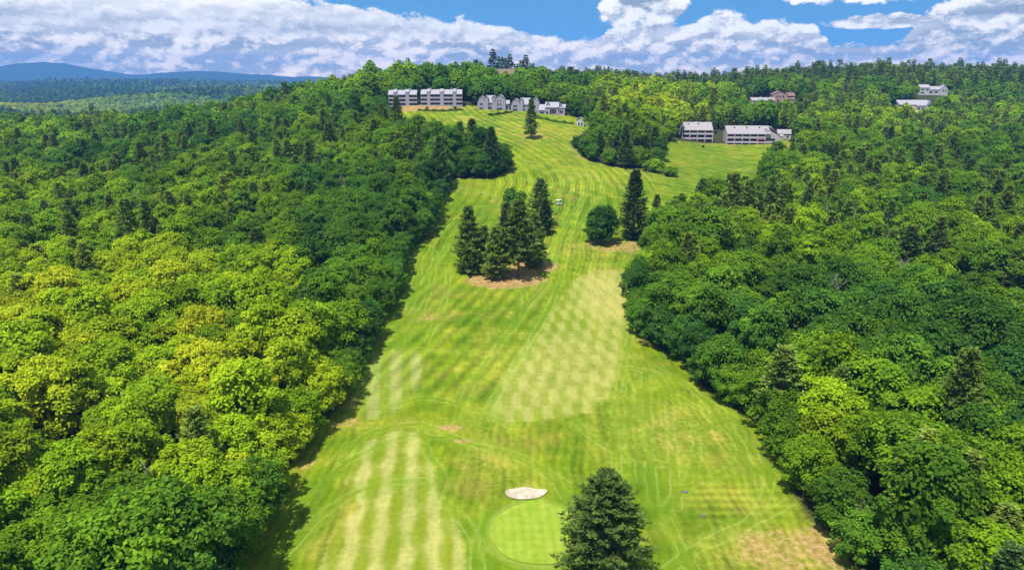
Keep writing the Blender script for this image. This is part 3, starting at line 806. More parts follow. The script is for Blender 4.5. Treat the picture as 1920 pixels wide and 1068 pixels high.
# ------------------------------------------------------------------ where the trees stand
BUILD = []     # footprints that stay clear of trees: (x, y, radius)
def free_of(x, y):
    ok = np.ones(x.shape, bool)
    for (bx, by, br) in BUILD: ok &= np.hypot(x - bx, (y - by)) > br
    return ok
def at(px, y):
    """the ground point below column px of the photograph at the distance y"""
    x = (px - PCX) / FPX * y
    for _ in range(6):
        z = float(height(x, y)); dep = y * math.cos(PITCH) - (z - CAM_H) * math.sin(PITCH); x = (px - PCX) / FPX * dep
    return x, y, z
for px, y, r in [(755, 446, 15), (828, 446, 19), (925, 443, 14), (990, 440, 14), (1032, 432, 12), (1310, 434, 16), (1408, 432, 25), (1462, 440, 12),
                 (1432, 604, 12), (1467, 608, 14), (1712, 596, 20), (1750, 692, 20), (950, 612, 12), (1087, 408, 9)]:
    q = at(px, y); BUILD.append((q[0], q[1], r))
for (lx, ly, rx, ry) in LAWNS: BUILD.append((lx, ly - 6, max(rx, ry) * .9))
# sight gaps in front of the far houses, where the photograph shows low growth
for px, y, r in [(1432, 588, 13), (1467, 590, 13), (1712, 575, 18), (1750, 672, 16), (1715, 558, 16), (1458, 572, 12), (1420, 572, 10), (1752, 655, 14)]:
    q = at(px, y); BUILD.append((q[0], q[1], r))

def scatter(x0, x1_, y0, y1_, s, seed, jit=0.42):
    rg = np.random.default_rng(seed)
    xs = np.arange(x0, x1_, s); ys_ = np.arange(y0, y1_, s * .87)
    XX, YY = np.meshgrid(xs, ys_); XX = XX + (np.arange(len(ys_)) % 2)[:, None] * s / 2
    XX = XX + rg.uniform(-jit, jit, XX.shape) * s; YY = YY + rg.uniform(-jit, jit, YY.shape) * s
    return XX.ravel(), YY.ravel()
def in_view(x, y, m=0.09): return (np.abs(x) < (0.75 + m) * (y * 0.97 + 18)) & (y > 50)
GAP = np.array([ground_at(1660, 505), ground_at(1740, 530), ground_at(1830, 575), ground_at(1950, 640)])

sx_, sy_ = [], []
for (a, b, c, d, sp, sd_) in [(-330, 330, 50, 330, 6.0, 1), (-560, 640, 330, 640, 7.2, 2), (-900, 980, 640, 1120, 8.6, 3)]:
    u, w_ = scatter(a, b, c, d, sp, sd_); sx_.append(u); sy_.append(w_)
tx = np.concatenate(sx_); ty = np.concatenate(sy_)
k = in_view(tx, ty) & free_of(tx, ty)
tx, ty = tx[k], ty[k]
dc = np.where((ty < 520) & (np.abs(tx) < 230), sdf(CLEAR, tx, ty), -50)
gap = pdist(GAP, tx, ty, False)
SNAGS = [(1545, 232), (130, 97), (150, 92), (1690, 178), (1856, 142), (640, 262), (255, 262), (318, 78), (1565, 160)]
gok = np.ones(tx.shape, bool)
for px_, y_s in SNAGS:
    q = at(px_, y_s); ux, uy = q[0] / math.hypot(q[0], q[1]), q[1] / math.hypot(q[0], q[1])
    for back_, rad_ in ((0, 3.6), (5, 4.6), (10, 4.2)): gok &= np.hypot(tx - q[0] + ux * back_, ty - q[1] + uy * back_) > rad_
k = (dc < -3.0) & (gap > 10.0) & gok
tx, ty, dc = tx[k], ty[k], dc[k]
# an edge row hugging the grass, so the wood has a closed front
ex, ey = [], []
rg = np.random.default_rng(5)
Pc = CLEAR
for i in range(len(Pc)):
    a = Pc[i]; b = Pc[(i + 1) % len(Pc)]
    L = np.hypot(*(b - a)); n = int(L / 4.6)
    if a[1] < 54 and b[1] < 54: continue
    nrm = np.array([b[1] - a[1], -(b[0] - a[0])]) / (L + 1e-9)
    for j in range(n):
        p = a + (b - a) * (j + rg.random() * .7) / max(n, 1)
        for sgn in (1, -1):
            q = p + nrm * sgn * rg.uniform(0.3, 1.6)
            if not inside(CLEAR, np.array([q[0]]), np.array([q[1]]))[0]: ex.append(q[0]); ey.append(q[1])
ex, ey = np.array(ex), np.array(ey)
k = free_of(ex, ey) & in_view(ex, ey); ex, ey = ex[k], ey[k]
keep = []
for i in range(len(ex)):
    if all((ex[i] - ex[j]) ** 2 + (ey[i] - ey[j]) ** 2 > 3.2 ** 2 for j in keep): keep.append(i)
ex, ey = ex[keep], ey[keep]
dmin = np.array([np.min((ex - a) ** 2 + (ey - b) ** 2) for a, b in zip(tx, ty)])
k = dmin > 3.6 ** 2; tx, ty, dc = tx[k], ty[k], dc[k]
is_edge = np.r_[np.zeros(len(tx), bool), np.ones(len(ex), bool)]
tx = np.r_[tx, ex]; ty = np.r_[ty, ey]
n = len(tx)
tz = height(tx, ty)
ppx, ppy, pdep = project(tx, ty, tz + 13)
rg = np.random.default_rng(9)
patch = fbm(tx / 46.0, ty / 46.0, 41, 3); patch2 = fbm(tx / 22.0, ty / 22.0, 47, 2)
left = tx < (ppx < 960) * 999 - 0 if False else (ppx < 1000)
# share of pines by place
pp = 0.06 + 0.0 * tx
pp = np.where(left & (ppy < 470) & (ppy > 330), 0.20, pp)
pp = np.where(left & (ppy <= 330), 0.42, pp)
pp = np.where(left & (ppy <= 200) & (ppx > 560), 0.15, pp)
pp = np.where(~left, 0.14, pp)
pp = np.where(~left & (ppy < 420), 0.45, pp)
pp = np.where(~left & (ppy < 260), 0.50, pp)
pp = np.where(ty > 680, 0.60, pp)
pp = np.clip(pp * np.where(ty < 680, np.where(left, 0.6, 0.85), 1.0) + (patch - 0.5) * 0.9, 0.02, 0.95)
pp = np.where(is_edge, pp * 0.25, pp)
ispine = rg.random(n) < pp
# tone: 0 deep green ... 1 yellow green; cloud shadow on the left slope is painted in as deeper tone
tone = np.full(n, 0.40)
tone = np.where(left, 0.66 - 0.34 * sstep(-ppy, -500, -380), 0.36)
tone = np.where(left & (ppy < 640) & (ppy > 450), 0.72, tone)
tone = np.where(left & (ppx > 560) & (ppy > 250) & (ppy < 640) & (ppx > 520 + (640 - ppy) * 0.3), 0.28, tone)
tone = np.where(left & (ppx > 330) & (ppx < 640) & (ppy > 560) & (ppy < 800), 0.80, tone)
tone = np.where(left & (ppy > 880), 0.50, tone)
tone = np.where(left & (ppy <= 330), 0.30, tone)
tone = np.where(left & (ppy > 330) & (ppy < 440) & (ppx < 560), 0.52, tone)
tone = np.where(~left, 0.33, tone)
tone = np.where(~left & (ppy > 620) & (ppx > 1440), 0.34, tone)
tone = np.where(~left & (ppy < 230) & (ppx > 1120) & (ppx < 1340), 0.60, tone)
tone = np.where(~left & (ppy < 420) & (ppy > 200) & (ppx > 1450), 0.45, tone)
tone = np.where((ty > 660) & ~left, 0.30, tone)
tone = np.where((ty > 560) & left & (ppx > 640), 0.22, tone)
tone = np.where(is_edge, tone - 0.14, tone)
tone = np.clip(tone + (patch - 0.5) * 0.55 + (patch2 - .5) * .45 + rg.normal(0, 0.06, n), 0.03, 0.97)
scl = np.clip(rg.normal(0.94, 0.16, n), 0.58, 1.28) * np.where(ispine, np.where(ty > 680, 1.0, 0.74), 1.0)
tone = np.where(ispine, np.clip(tone + 0.12, 0, 1), tone)
scl = np.where(is_edge, rg.uniform(0.62, 0.92, n), scl)
grow = sstep(ty, 240, 330) * 0.0
yaw = rg.uniform(0, 2 * PI, n)
rat = rg.uniform(0.82, 1.18, n)
vari = rg.integers(0, 1000, n)
# taller pines stand out of the canopy on the ridges
scl = np.where(ispine & (rg.random(n) < 0.12), scl * 1.15, scl)

HW = [(1405, 1495, 160, 190, 604), (1674, 1748, 180, 204, 590), (1726, 1778, 152, 177, 686), (1276, 1345, 235, 268, 424), (1350, 1482, 232, 270, 418), (1074, 1100, 205, 238, 404), (934, 966, 128, 142, 606)]
keepm = np.ones(n, bool)
hp, vp_, dp = project(tx, ty, tz + np.where(ispine, 20, 14) * scl)
for (x0, x1_, y0, y1_, dd) in HW:
    half = FPX * 4.0 / dp
    blk = (ty < dd) & (ty > dd - 190) & (hp + half > x0) & (hp - half < x1_) & (vp_ < y1_ - 3)
    keepm &= ~(blk & (rg.random(n) < 0.93))
    scl = np.where(blk, scl * 0.62, scl)
tx, ty, tz, scl, rat, tone, ispine, is_edge, yaw, vari, ppx, ppy, pdep = [a[keepm] for a in (tx, ty, tz, scl, rat, tone, ispine, is_edge, yaw, vari, ppx, ppy, pdep)]
n = len(tx)
# ------------------------------------------------------------------ trees one by one
SHOWN = {}
def place_tree(protos, vi, name, label, cat, x, y, z, yaw_, sc, tone_, group=None, szz=None):
    t = thing(name, label, cat, (x, y, z), yaw_, group, (sc, sc, szz or sc))
    crown, trunk = protos[vi % len(protos)]
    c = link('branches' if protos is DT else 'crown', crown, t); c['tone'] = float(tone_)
    link('trunk', trunk, t)
    return t

top_px, top_py, _ = project(tx, ty, tz + np.where(ispine, 20, 14) * scl)
app = FPX * scl * 9 / pdep                                    # apparent width
vis = (ppx > -30) & (ppx < 1950) & (top_py < 1066)
# trees whose crown tops are clear of a nearer one count as the ones that show
score = app * vis
order = np.argsort(-score)
chosen = {True: [], False: []}
for i in order:
    L_ = chosen[bool(ispine[i])]
    if len(L_) < 296 and score[i] > 0: L_.append(i)
chos = set(chosen[True]) | set(chosen[False])
TONES = [(0.24, 'deep green'), (0.42, 'dark green'), (0.58, 'mid green'), (0.76, 'light green'), (9, 'yellow green')]
def tone_word(t): return next(w for a, w in TONES if t < a)
def region(i):
    x_, y_, e = ppx[i], ppy[i], is_edge[i]
    side = 'left' if x_ < 1000 else 'right'
    if e:
        w = 'nearest' if y_ > 780 else 'lower' if y_ > 640 else 'middle' if y_ > 520 else 'upper' if y_ > 330 else 'farthest'
        return f'at the {w} {side} edge of the fairway'
    back = abs(x_ - 1000) > (560 if y_ > 600 else 430)
    w = 'nearest' if y_ > 820 else 'near' if y_ > 700 else 'lower' if y_ > 600 else 'middle' if y_ > 500 else 'rising' if y_ > 400 else 'upper' if y_ > 300 else 'high' if y_ > 200 else 'skyline'
    return ('deep in' if back else 'grass side of') + f' the {w} {side} wood'
ORD = ['second', 'third', 'fourth', 'fifth', 'sixth', 'seventh', 'eighth', 'ninth', 'tenth', 'eleventh', 'twelfth', 'thirteenth', 'fourteenth', 'fifteenth', 'sixteenth', 'seventeenth', 'eighteenth', 'nineteenth', 'twentieth'] + ['twenty-' + q for q in ('first', 'second', 'third', 'fourth', 'fifth', 'sixth', 'seventh', 'eighth', 'ninth')] + ['thirtieth'] + ['thirty-' + q for q in ('first', 'second', 'third', 'fourth', 'fifth', 'sixth', 'seventh', 'eighth', 'ninth')]
base = {}
for i in chos:
    word = tone_word(tone[i]); sz = 'tall' if scl[i] > 1.0 else 'small' if scl[i] < 0.86 else 'medium'
    base.setdefault((sz + ' ' + word + (' pine ' if ispine[i] else ' leafy tree '), region(i)), []).append(i)
for (a_, b_), ids in base.items():
    ids.sort(key=lambda q: ppx[q])
    for k_, i in enumerate(ids):
        if len(ids) == 1: o_ = ''
        elif k_ == 0: o_ = 'leftmost '
        elif k_ == len(ids) - 1: o_ = 'rightmost '
        else: o_ = ORD[min(k_ - 1, len(ORD) - 1)] + ' from left, '
        lb = o_ + a_ + b_
        kind_ = 'pines ' if ispine[i] else 'broadleaf trees '
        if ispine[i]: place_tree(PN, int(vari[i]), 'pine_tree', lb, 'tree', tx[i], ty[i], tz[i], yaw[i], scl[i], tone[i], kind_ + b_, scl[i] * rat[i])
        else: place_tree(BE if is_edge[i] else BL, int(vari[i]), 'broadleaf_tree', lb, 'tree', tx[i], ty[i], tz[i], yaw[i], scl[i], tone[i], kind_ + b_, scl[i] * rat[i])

# ------------------------------------------------------------------ the rest of the woods as a mass
def wood(name, label, cat, x, y, z, sc, ra, tn, yw, vi, protos):
    me = bpy.data.meshes.new(name)
    me.vertices.add(len(x)); me.vertices.foreach_set('co', np.stack([x, y, z], -1).astype(np.float32).ravel())
    for an, arr in (('scl', sc), ('tall', sc * ra), ('tone', tn), ('yaw', yw)):
        a = me.attributes.new(an, 'FLOAT', 'POINT'); a.data.foreach_set('value', np.asarray(arr, np.float32))
    a = me.attributes.new('vi', 'INT', 'POINT'); a.data.foreach_set('value', np.asarray(vi % len(protos), np.int32))
    o = link(name, me); o['kind'] = 'stuff'; o['label'] = label; o['category'] = cat
    ng = bpy.data.node_groups.new(name, 'GeometryNodeTree')
    ng.interface.new_socket('Geometry', in_out='INPUT', socket_type='NodeSocketGeometry')
    ng.interface.new_socket('Geometry', in_out='OUTPUT', socket_type='NodeSocketGeometry')
    N = ng.nodes; L = ng.links
    gi = N.new('NodeGroupInput'); go = N.new('NodeGroupOutput')
    g2i = N.new('GeometryNodeGeometryToInstance')
    for (cr, tr_) in reversed(protos):
        j = N.new('GeometryNodeJoinGeometry')
        for me_ in (cr, tr_):
            if me_ not in HOLD:
                HOLD[me_] = True
            oi = N.new('GeometryNodeObjectInfo'); oi.inputs['Object'].default_value = proto_object(me_); oi.transform_space = 'ORIGINAL'
            L.new(oi.outputs['Geometry'], j.inputs[0])
        L.new(j.outputs[0], g2i.inputs[0])
    def na(nm, ty='FLOAT'):
        q = N.new('GeometryNodeInputNamedAttribute'); q.data_type = ty; q.inputs[0].default_value = nm; return q.outputs[0]
    ip = N.new('GeometryNodeInstanceOnPoints'); L.new(gi.outputs[0], ip.inputs['Points']); L.new(g2i.outputs[0], ip.inputs['Instance'])
    ip.inputs['Pick Instance'].default_value = True
    L.new(na('vi', 'INT'), ip.inputs['Instance Index'])
    cx = N.new('ShaderNodeCombineXYZ'); L.new(na('yaw'), cx.inputs[2]); L.new(cx.outputs[0], ip.inputs['Rotation'])
    c3 = N.new('ShaderNodeCombineXYZ'); sc_ = na('scl'); L.new(sc_, c3.inputs[0]); L.new(sc_, c3.inputs[1]); L.new(na('tall'), c3.inputs[2]); L.new(c3.outputs[0], ip.inputs['Scale'])
    L.new(ip.outputs[0], go.inputs[0])
    md = o.modifiers.new('trees', 'NODES'); md.node_group = ng
    return o
HOLD = {}
PROTO = {}
def proto_object(me):
    """an object that shows this mesh: the nodes below copy its shape"""
    if me.name not in PROTO:
        found = next((ob for ob in COL.objects if ob.data is me), None)
        if found is None: found = bpy.data.objects.new(me.name, me)
        PROTO[me.name] = found
    return PROTO[me.name]
rest = np.array([i for i in range(n) if i not in chos])
edgw = rest[is_edge[rest]]; rest = rest[~is_edge[rest]]; nearw = rest[ty[rest] < 420]; farw = rest[ty[rest] >= 420]
for nm, lab, sel, pr in [('edge_woodland', 'leafy trees along the upper margins of the fairway beyond the bend', edgw, BE),
                         ('broadleaf_woodland', 'broadleaf woods filling the slopes behind the trees at the fairway', nearw[~ispine[nearw]], BL),
                         ('pine_woodland', 'pines mixed through the woods on both slopes', nearw[ispine[nearw]], PN),
                         ('distant_broadleaf_woodland', 'distant broadleaf woods over the hill and the ridges', farw[~ispine[farw]], BLf),
                         ('distant_pine_woodland', 'distant pines along the hilltop and the skyline ridges', farw[ispine[farw]], PNf)]:
    wood(nm, lab, 'woodland', tx[sel], ty[sel], tz[sel], scl[sel], rat[sel], tone[sel], yaw[sel], vari[sel], pr)
# the valley beyond, to the mountains
vx, vy = [], []
for (a, b, c, d, sp, sd_) in [(-1500, 1400, 1120, 1900, 12.5, 11), (-2600, 900, 1900, 3200, 19.0, 12), (-4200, 400, 3200, 6000, 31.0, 13)]:
    u, w_ = scatter(a, b, c, d, sp, sd_); vx.append(u); vy.append(w_)
vx = np.concatenate(vx); vy = np.concatenate(vy)
k = in_view(vx, vy, 0.05)
vx, vy = vx[k], vy[k]
md_ = np.zeros(vx.shape)
for (mx_, my_, sx2, sy2) in MEADOWS:
    q = np.hypot((vx - mx_) / sx2, (vy - my_) / sy2) + (fbm(vx / 120, vy / 120, 31) - 0.5) * 0.9
    md_ = np.maximum(md_, 1 - sstep(q, 0.75, 1.1))
rg = np.random.default_rng(77)
k = rg.random(len(vx)) > md_ * 0.25; vx, vy, md_ = vx[k], vy[k], md_[k]
vz = height(vx, vy)
vt = np.clip(0.38 + (fbm(vx / 260, vy / 260, 51, 3) - 0.5) * 0.7 + md_ * 0.42 + rg.normal(0, .05, len(vx)), 0.02, 0.95)
vs_ = rg.uniform(0.8, 1.15, len(vx)) * np.where(vy > 3200, 2.0, np.where(vy > 1900, 1.45, 1.1)) * (1 - md_ * .25)
vp = rg.random(len(vx)) < np.clip(0.45 - md_ + (fbm(vx / 200, vy / 200, 61) - .5), 0, 1)
vy_ = rg.uniform(0, 6.28, len(vx)); vv = rg.integers(0, 1000, len(vx))
wood('valley_broadleaf_woodland', 'hazy broadleaf woods in the valley before the blue mountains', 'woodland', vx[~vp], vy[~vp], vz[~vp], vs_[~vp], vs_[~vp] * 0 + .9, vt[~vp], vy_[~vp], vv[~vp], BLf)
wood('valley_pine_woodland', 'hazy dark pines in the valley before the blue mountains', 'woodland', vx[vp], vy[vp], vz[vp], vs_[vp], vs_[vp] * 0 + .85, vt[vp], vy_[vp], vv[vp], PNf)

# ------------------------------------------------------------------ single trees on the grass
def stand(px, py):
    x, y = ground_at(px, py); return x, y, float(height(x, y))
spruce_c, spruce_t = pine(401, H=17.5, Rr=6.0, start=0.03, whorl=0.50, nb=9, tufts=15, blade=9, bl=0.62, bw=0.105, cone=0.62, irregular=0.42)
x_, y_, z_ = stand(1128, 1092)
place_tree([(spruce_c, spruce_t)], 0, 'spruce_tree', 'big dense dark spruce standing alone beside the putting green', 'tree', x_, y_, z_, 0.3, 0.85, 0.48, None, 0.87)
PI_ = [pine(430 + i, H=[20, 21, 18][i], Rr=[4.5, 5.2, 4.7][i], start=[.04, .2, .05][i], whorl=.85, nb=7, tufts=11, blade=8, bl=.85, bw=.17, cone=.85, irregular=.45) for i in range(3)]
isl = [(880, 512, 1.00, 0, .60, 'slender grey green pine at the left end of the island of pines'),
       (930, 522, 0.86, 2, .68, 'short pine with drooping lower boughs at the front of the island'),
       (972, 520, 1.08, 1, .58, 'tallest pine with a bare lower trunk at the front of the island'),
       (1002, 500, 0.82, 3, .5, 'thin dark pine tucked behind the tallest one of the island'),
       (1013, 425, 0.95, 2, .38, 'dense dark pine behind the island, nearest the golf cart'),
       (908, 500, 0.70, 2, .50, 'small light green pine between the leftmost pine and the short one'),
       (1022, 440, 0.62, 0, .22, 'low bushy dark pine at the right rear of the island'),
       (950, 470, 0.78, 3, .45, 'pale green pine in the middle of the island')]
for px, py, sc, vi, tn, lb in isl:
    x_, y_, z_ = stand(px, py)
    place_tree(PI_, vi, 'pine_tree', lb, 'tree', x_, y_, z_, px * .1, sc, tn, None)
x_, y_, z_ = stand(963, 432)
place_tree(BL, 3, 'broadleaf_tree', 'round topped broadleaf tree at the back of the pine island', 'tree', x_, y_, z_, 1.0, 1.05, .22)
x_, y_, z_ = stand(1128, 455)
rc = broadleaf(410, Rr=5.2, H=12.8, z0=-0.9, nc=70, per=130, size=0.33)
place_tree([rc], 0, 'broadleaf_tree', 'dark rounded broadleaf tree standing on the grass beside a tall spruce', 'tree', x_, y_, z_, 0, 1.0, .10)
sp2 = pine(402, H=24.0, Rr=5.0, start=0.05, whorl=0.7, nb=8, tufts=9, blade=8, bl=0.75, bw=0.14, cone=0.8, irregular=0.3)
x_, y_, z_ = stand(1186, 448)
place_tree([sp2], 0, 'spruce_tree', 'tall dark spruce beside the rounded tree at the fairway neck', 'tree', x_, y_, z_, 0, 0.98, .24)
x_, y_, z_ = stand(996, 260)
lone = pine(403, H=19.5, Rr=3.6, start=0.10, whorl=0.9, nb=6, tufts=8, blade=8, bl=0.9, bw=0.2, cone=0.9, irregular=0.55)
place_tree([lone], 0, 'spruce_tree', 'lone ragged spruce in the upper fairway in front of the grey houses', 'tree', x_, y_, z_, 0, 1.0, .45)
x_, y_, z_ = stand(922, 330)
place_tree([sp2], 0, 'spruce_tree', 'tall dark spruce at the right end of the grove above the inlet', 'tree', x_, y_, z_, 2, 0.88, .16)
SH = broadleaf(420, Rr=2.6, H=3.6, z0=-0.4, nc=30, per=70, size=0.26, inner=200)
SHtr = SH
for px, py, s1_, tn, lb in [(1226, 322, 1.7, .5, 'large rounded light green shrub at the foot of the grove'), (1258, 330, 1.25, .38, 'low dark green shrub on the grass right of the larger shrub'),
                            (1213, 312, 1.5, .7, 'yellowish shrub touching the right end of the grove'), (735, 206, .5, .1, 'small dark bush on the lawn before the leftmost condominium'),
                            (801, 204, .35, .1, 'tiny dark bush below the wide condominium, toward its left'), (853, 204, .4, .1, 'tiny dark bush below the right end of the wide condominium'), (1318, 276, .35, .1, 'tiny bush on the grass below the smaller terrace block')]:
    x_, y_, z_ = stand(px, py)
    place_tree([SHtr], 0, 'shrub', lb, 'shrub', x_, y_, z_, px, s1_, tn)
# dead trees in the woods
for px, y, s1_, vi, rz, lb in [(1545, 232, 1.25, 0, 0, 'large bleached dead tree standing in the right hand woods'), (1690, 178, .9, 1, 1, 'slim dead tree above the dark hollow in the right woods'),
                            (1856, 142, .95, 2, 2, 'pale bare tree among green crowns near the right margin'), (1708, 103, .75, 1, 3, 'small bare birch snag low in the right woods'),
                            (640, 262, 1.15, 0, 4, 'dark leafless tree in the middle of the left woods'), (255, 262, 1.0, 1, 5, 'grey dead tree half sunk in the left canopy'),
                            (318, 78, 1.1, 2, 6, 'tangle of pale dead boughs at the bottom of the left woods'), (1565, 160, 1.0, 1, 8, 'thin bare grey tree near the middle of the right woods'),
                            (505, 300, .9, 2, 7, 'small grey snag high on the left slope')]:
    x_, y_, z_ = at(px, y)
    place_tree(DT, vi, 'dead_tree', lb, 'dead tree', x_, y_, z_ + (2.5 if y > 80 else 0), rz, s1_, .5)
# pines rising over the hilltop
for k_, (px, h_) in enumerate([(893, 1.0), (925, 1.25), (938, 1.2), (947, 1.05), (956, 1.1), (968, .95), (978, 1.0), (986, 1.1), (997, 1.0)]):
    x_, y_, z_ = at(px, 625 + (k_ % 3) * 9)
    place_tree(PNf, k_, 'pine_tree', ['leftmost', 'second', 'third', 'fourth', 'fifth', 'sixth', 'seventh', 'eighth', 'rightmost'][k_] + ' of the nine dark pines silhouetted on the hilltop skyline', 'tree', x_, y_, z_, k_, h_ * 1.22, .05, 'dark hilltop pines on the skyline')

# ------------------------------------------------------------------ building materials
M_lav = plain('lavender_grey_siding', (0.285, 0.26, 0.32), 0.10, 0.5)
M_lav2 = plain('pinkish_grey_siding', (0.38, 0.32, 0.365), 0.10, 0.5)
M_roofg = plain('grey_shingle_roof', (0.27, 0.265, 0.30), 0.16, 1.2, 0.9)
M_roofp = plain('weathered_pale_roof', (0.26, 0.24, 0.25), 0.18, 0.9, 0.9)
M_roofb = plain('brown_shingle_roof', (0.16, 0.11, 0.09), 0.2, 1.0, 0.9)
M_brown = plain('reddish_brown_siding', (0.34, 0.22, 0.20), 0.15, 0.8)
M_cream = plain('cream_siding', (0.42, 0.38, 0.29), 0.1, 0.6)
M_white = plain('white_painted_siding', (0.38, 0.40, 0.41), 0.06, 0.7)
M_glass = plain('dark_window_glass', (0.025, 0.03, 0.045), 0.3, 0.5, 0.12, 0.6)
M_trim = plain('pale_trim', (0.36, 0.33, 0.38), 0.06, 1.0)
M_dark = plain('dark_timber_and_shade', (0.05, 0.045, 0.045), 0.2, 1.0)  # dark frames, posts and chimneys; also the painted shade under the terraces
M_red = plain('red_canvas_awning', (0.35, 0.06, 0.10), 0.15, 1.0)
M_cartw = plain('white_cart_body', (0.66, 0.68, 0.70), 0.05, 2, 0.35, 0.5)
M_rubber = plain('black_rubber', (0.02, 0.02, 0.02), 0.2, 3, 0.8)
M_seat = plain('blue_grey_vinyl', (0.16, 0.22, 0.28), 0.1, 2, 0.5)
M_stone = plain('pale_boulder_stone', (0.13, 0.13, 0.11), 0.3, 1.5)

def window(par, x, z, w, h, y, mframe=None, grid=1):
    """a framed pane set into a shallow reveal on the front (facing -y) at depth y"""
    m = MB(); t = 0.10
    m.box(x, x + w, y - .09, y - .012, z, z + t).box(x, x + w, y - .09, y - .012, z + h - t, z + h)
    m.box(x, x + t, y - .09, y - .012, z + t, z + h - t).box(x + w - t, x + w, y - .09, y - .012, z + t, z + h - t)
    for k in range(1, grid):
        cxx = x + w * k / grid; m.box(cxx - .04, cxx + .04, y - .08, y - .012, z + t, z + h - t)
    o = m.link('window', mframe or M_trim, par)
    MB().box(x + t, x + w - t, y - .045, y - .004, z + t, z + h - t).link('pane', M_glass, o)
    return o
def slope_slab(m, x0, x1, y0, z0, y1, z1, t=0.22):
    """a roof slab from the line (y0, z0) to the line (y1, z1)"""
    m.prism_x([(y0, z0), (y1, z1), (y1, z1 + t), (y0, z0 + t)], x0, x1)

def condo(label, px, y, rot, bays, floors=3, W=None, fh=2.4):
    """three storey block: recessed balconies between blind piers, sloping roof pieces with raised caps over the piers.
    bays: list of (kind, width) with kind 'p' pier, 'b' balcony bay"""
    x_, y_, z_ = at(px, y)
    t = thing('condominium_building', label, 'building', (x_, y_, z_ - 0.2), rot, None)
    W = sum(w for _, w in bays); x = -W / 2; H = floors * fh; D = 10.5
    wall = MB(); wall.box(-W / 2 + .05, W / 2 - .05, 1.5, D, -2.5, H)
    wall.prism_x([(1.5, H), (D, H), (D, H + .2), (6.0, H + 2.3), (1.5, H + .6)], -W / 2 + .05, W / 2 - .05)
    wall.link('wall', M_lav, t)
    for kd, w in bays:
        if kd == 'p':
            MB().box(x, x + w, 0.0, 1.5 - .003, -2.5, H + 0.9).link('pier', M_lav, t)
            c = MB(); c.prism_x([(-.12, H + .9), (D - 2, H + .9), (D - 2, H + 2.0), (5.6, H + 3.3), (-.12, H + 1.9)], x - .12, x + w + .12)
            c.link('roof', M_roofg, t)
        else:
            rf = MB(); slope_slab(rf, x + .003, x + w - .003, -.35, H - .05, 6.0, H + 2.55, .28); slope_slab(rf, x + .003, x + w - .003, 6.0, H + 2.55, D + .3, H + .3, .28)
            rf.link('roof', M_roofg, t)
            for f in range(floors):
                z0 = f * fh
                b = MB(); b.box(x + .003, x + w - .003, .05, 1.5 - .006, z0 - .18 - (1.2 if f == 0 else 0), z0)
                b.box(x + .003, x + w - .003, .02, .16, z0 + .003, z0 + .95)
                b.link('balcony', M_lav, t)
                nw = 1 if w < 4 else 2
                ww = (w - .6 - .4 * (nw - 1)) / nw
                for k in range(nw):
                    xx = x + .3 + k * (ww + .4)
                    window(t, xx, z0 + .12, ww, 1.85, 1.5, grid=2)
        x += w
    for s, xx in ((1, -W * .28), (1, W * .22)):
        MB().box(xx, xx + .9, 5.2, 6.1, H + 1.8, H + 3.9).link('chimney', M_lav, t)
    return t
condo('smaller grey three storey condominium at the left end of the row', 755.5, 442, R(4),
      [('b', 3.4), ('p', 2.0), ('b', 5.3), ('p', 2.2), ('b', 4.9)])
condo('wide grey three storey condominium second from the left in the row', 828, 442, R(2),
      [('b', 4.0), ('p', 1.9), ('b', 6.2), ('p', 2.2), ('b', 5.8), ('p', 2.0), ('b', 3.8)])

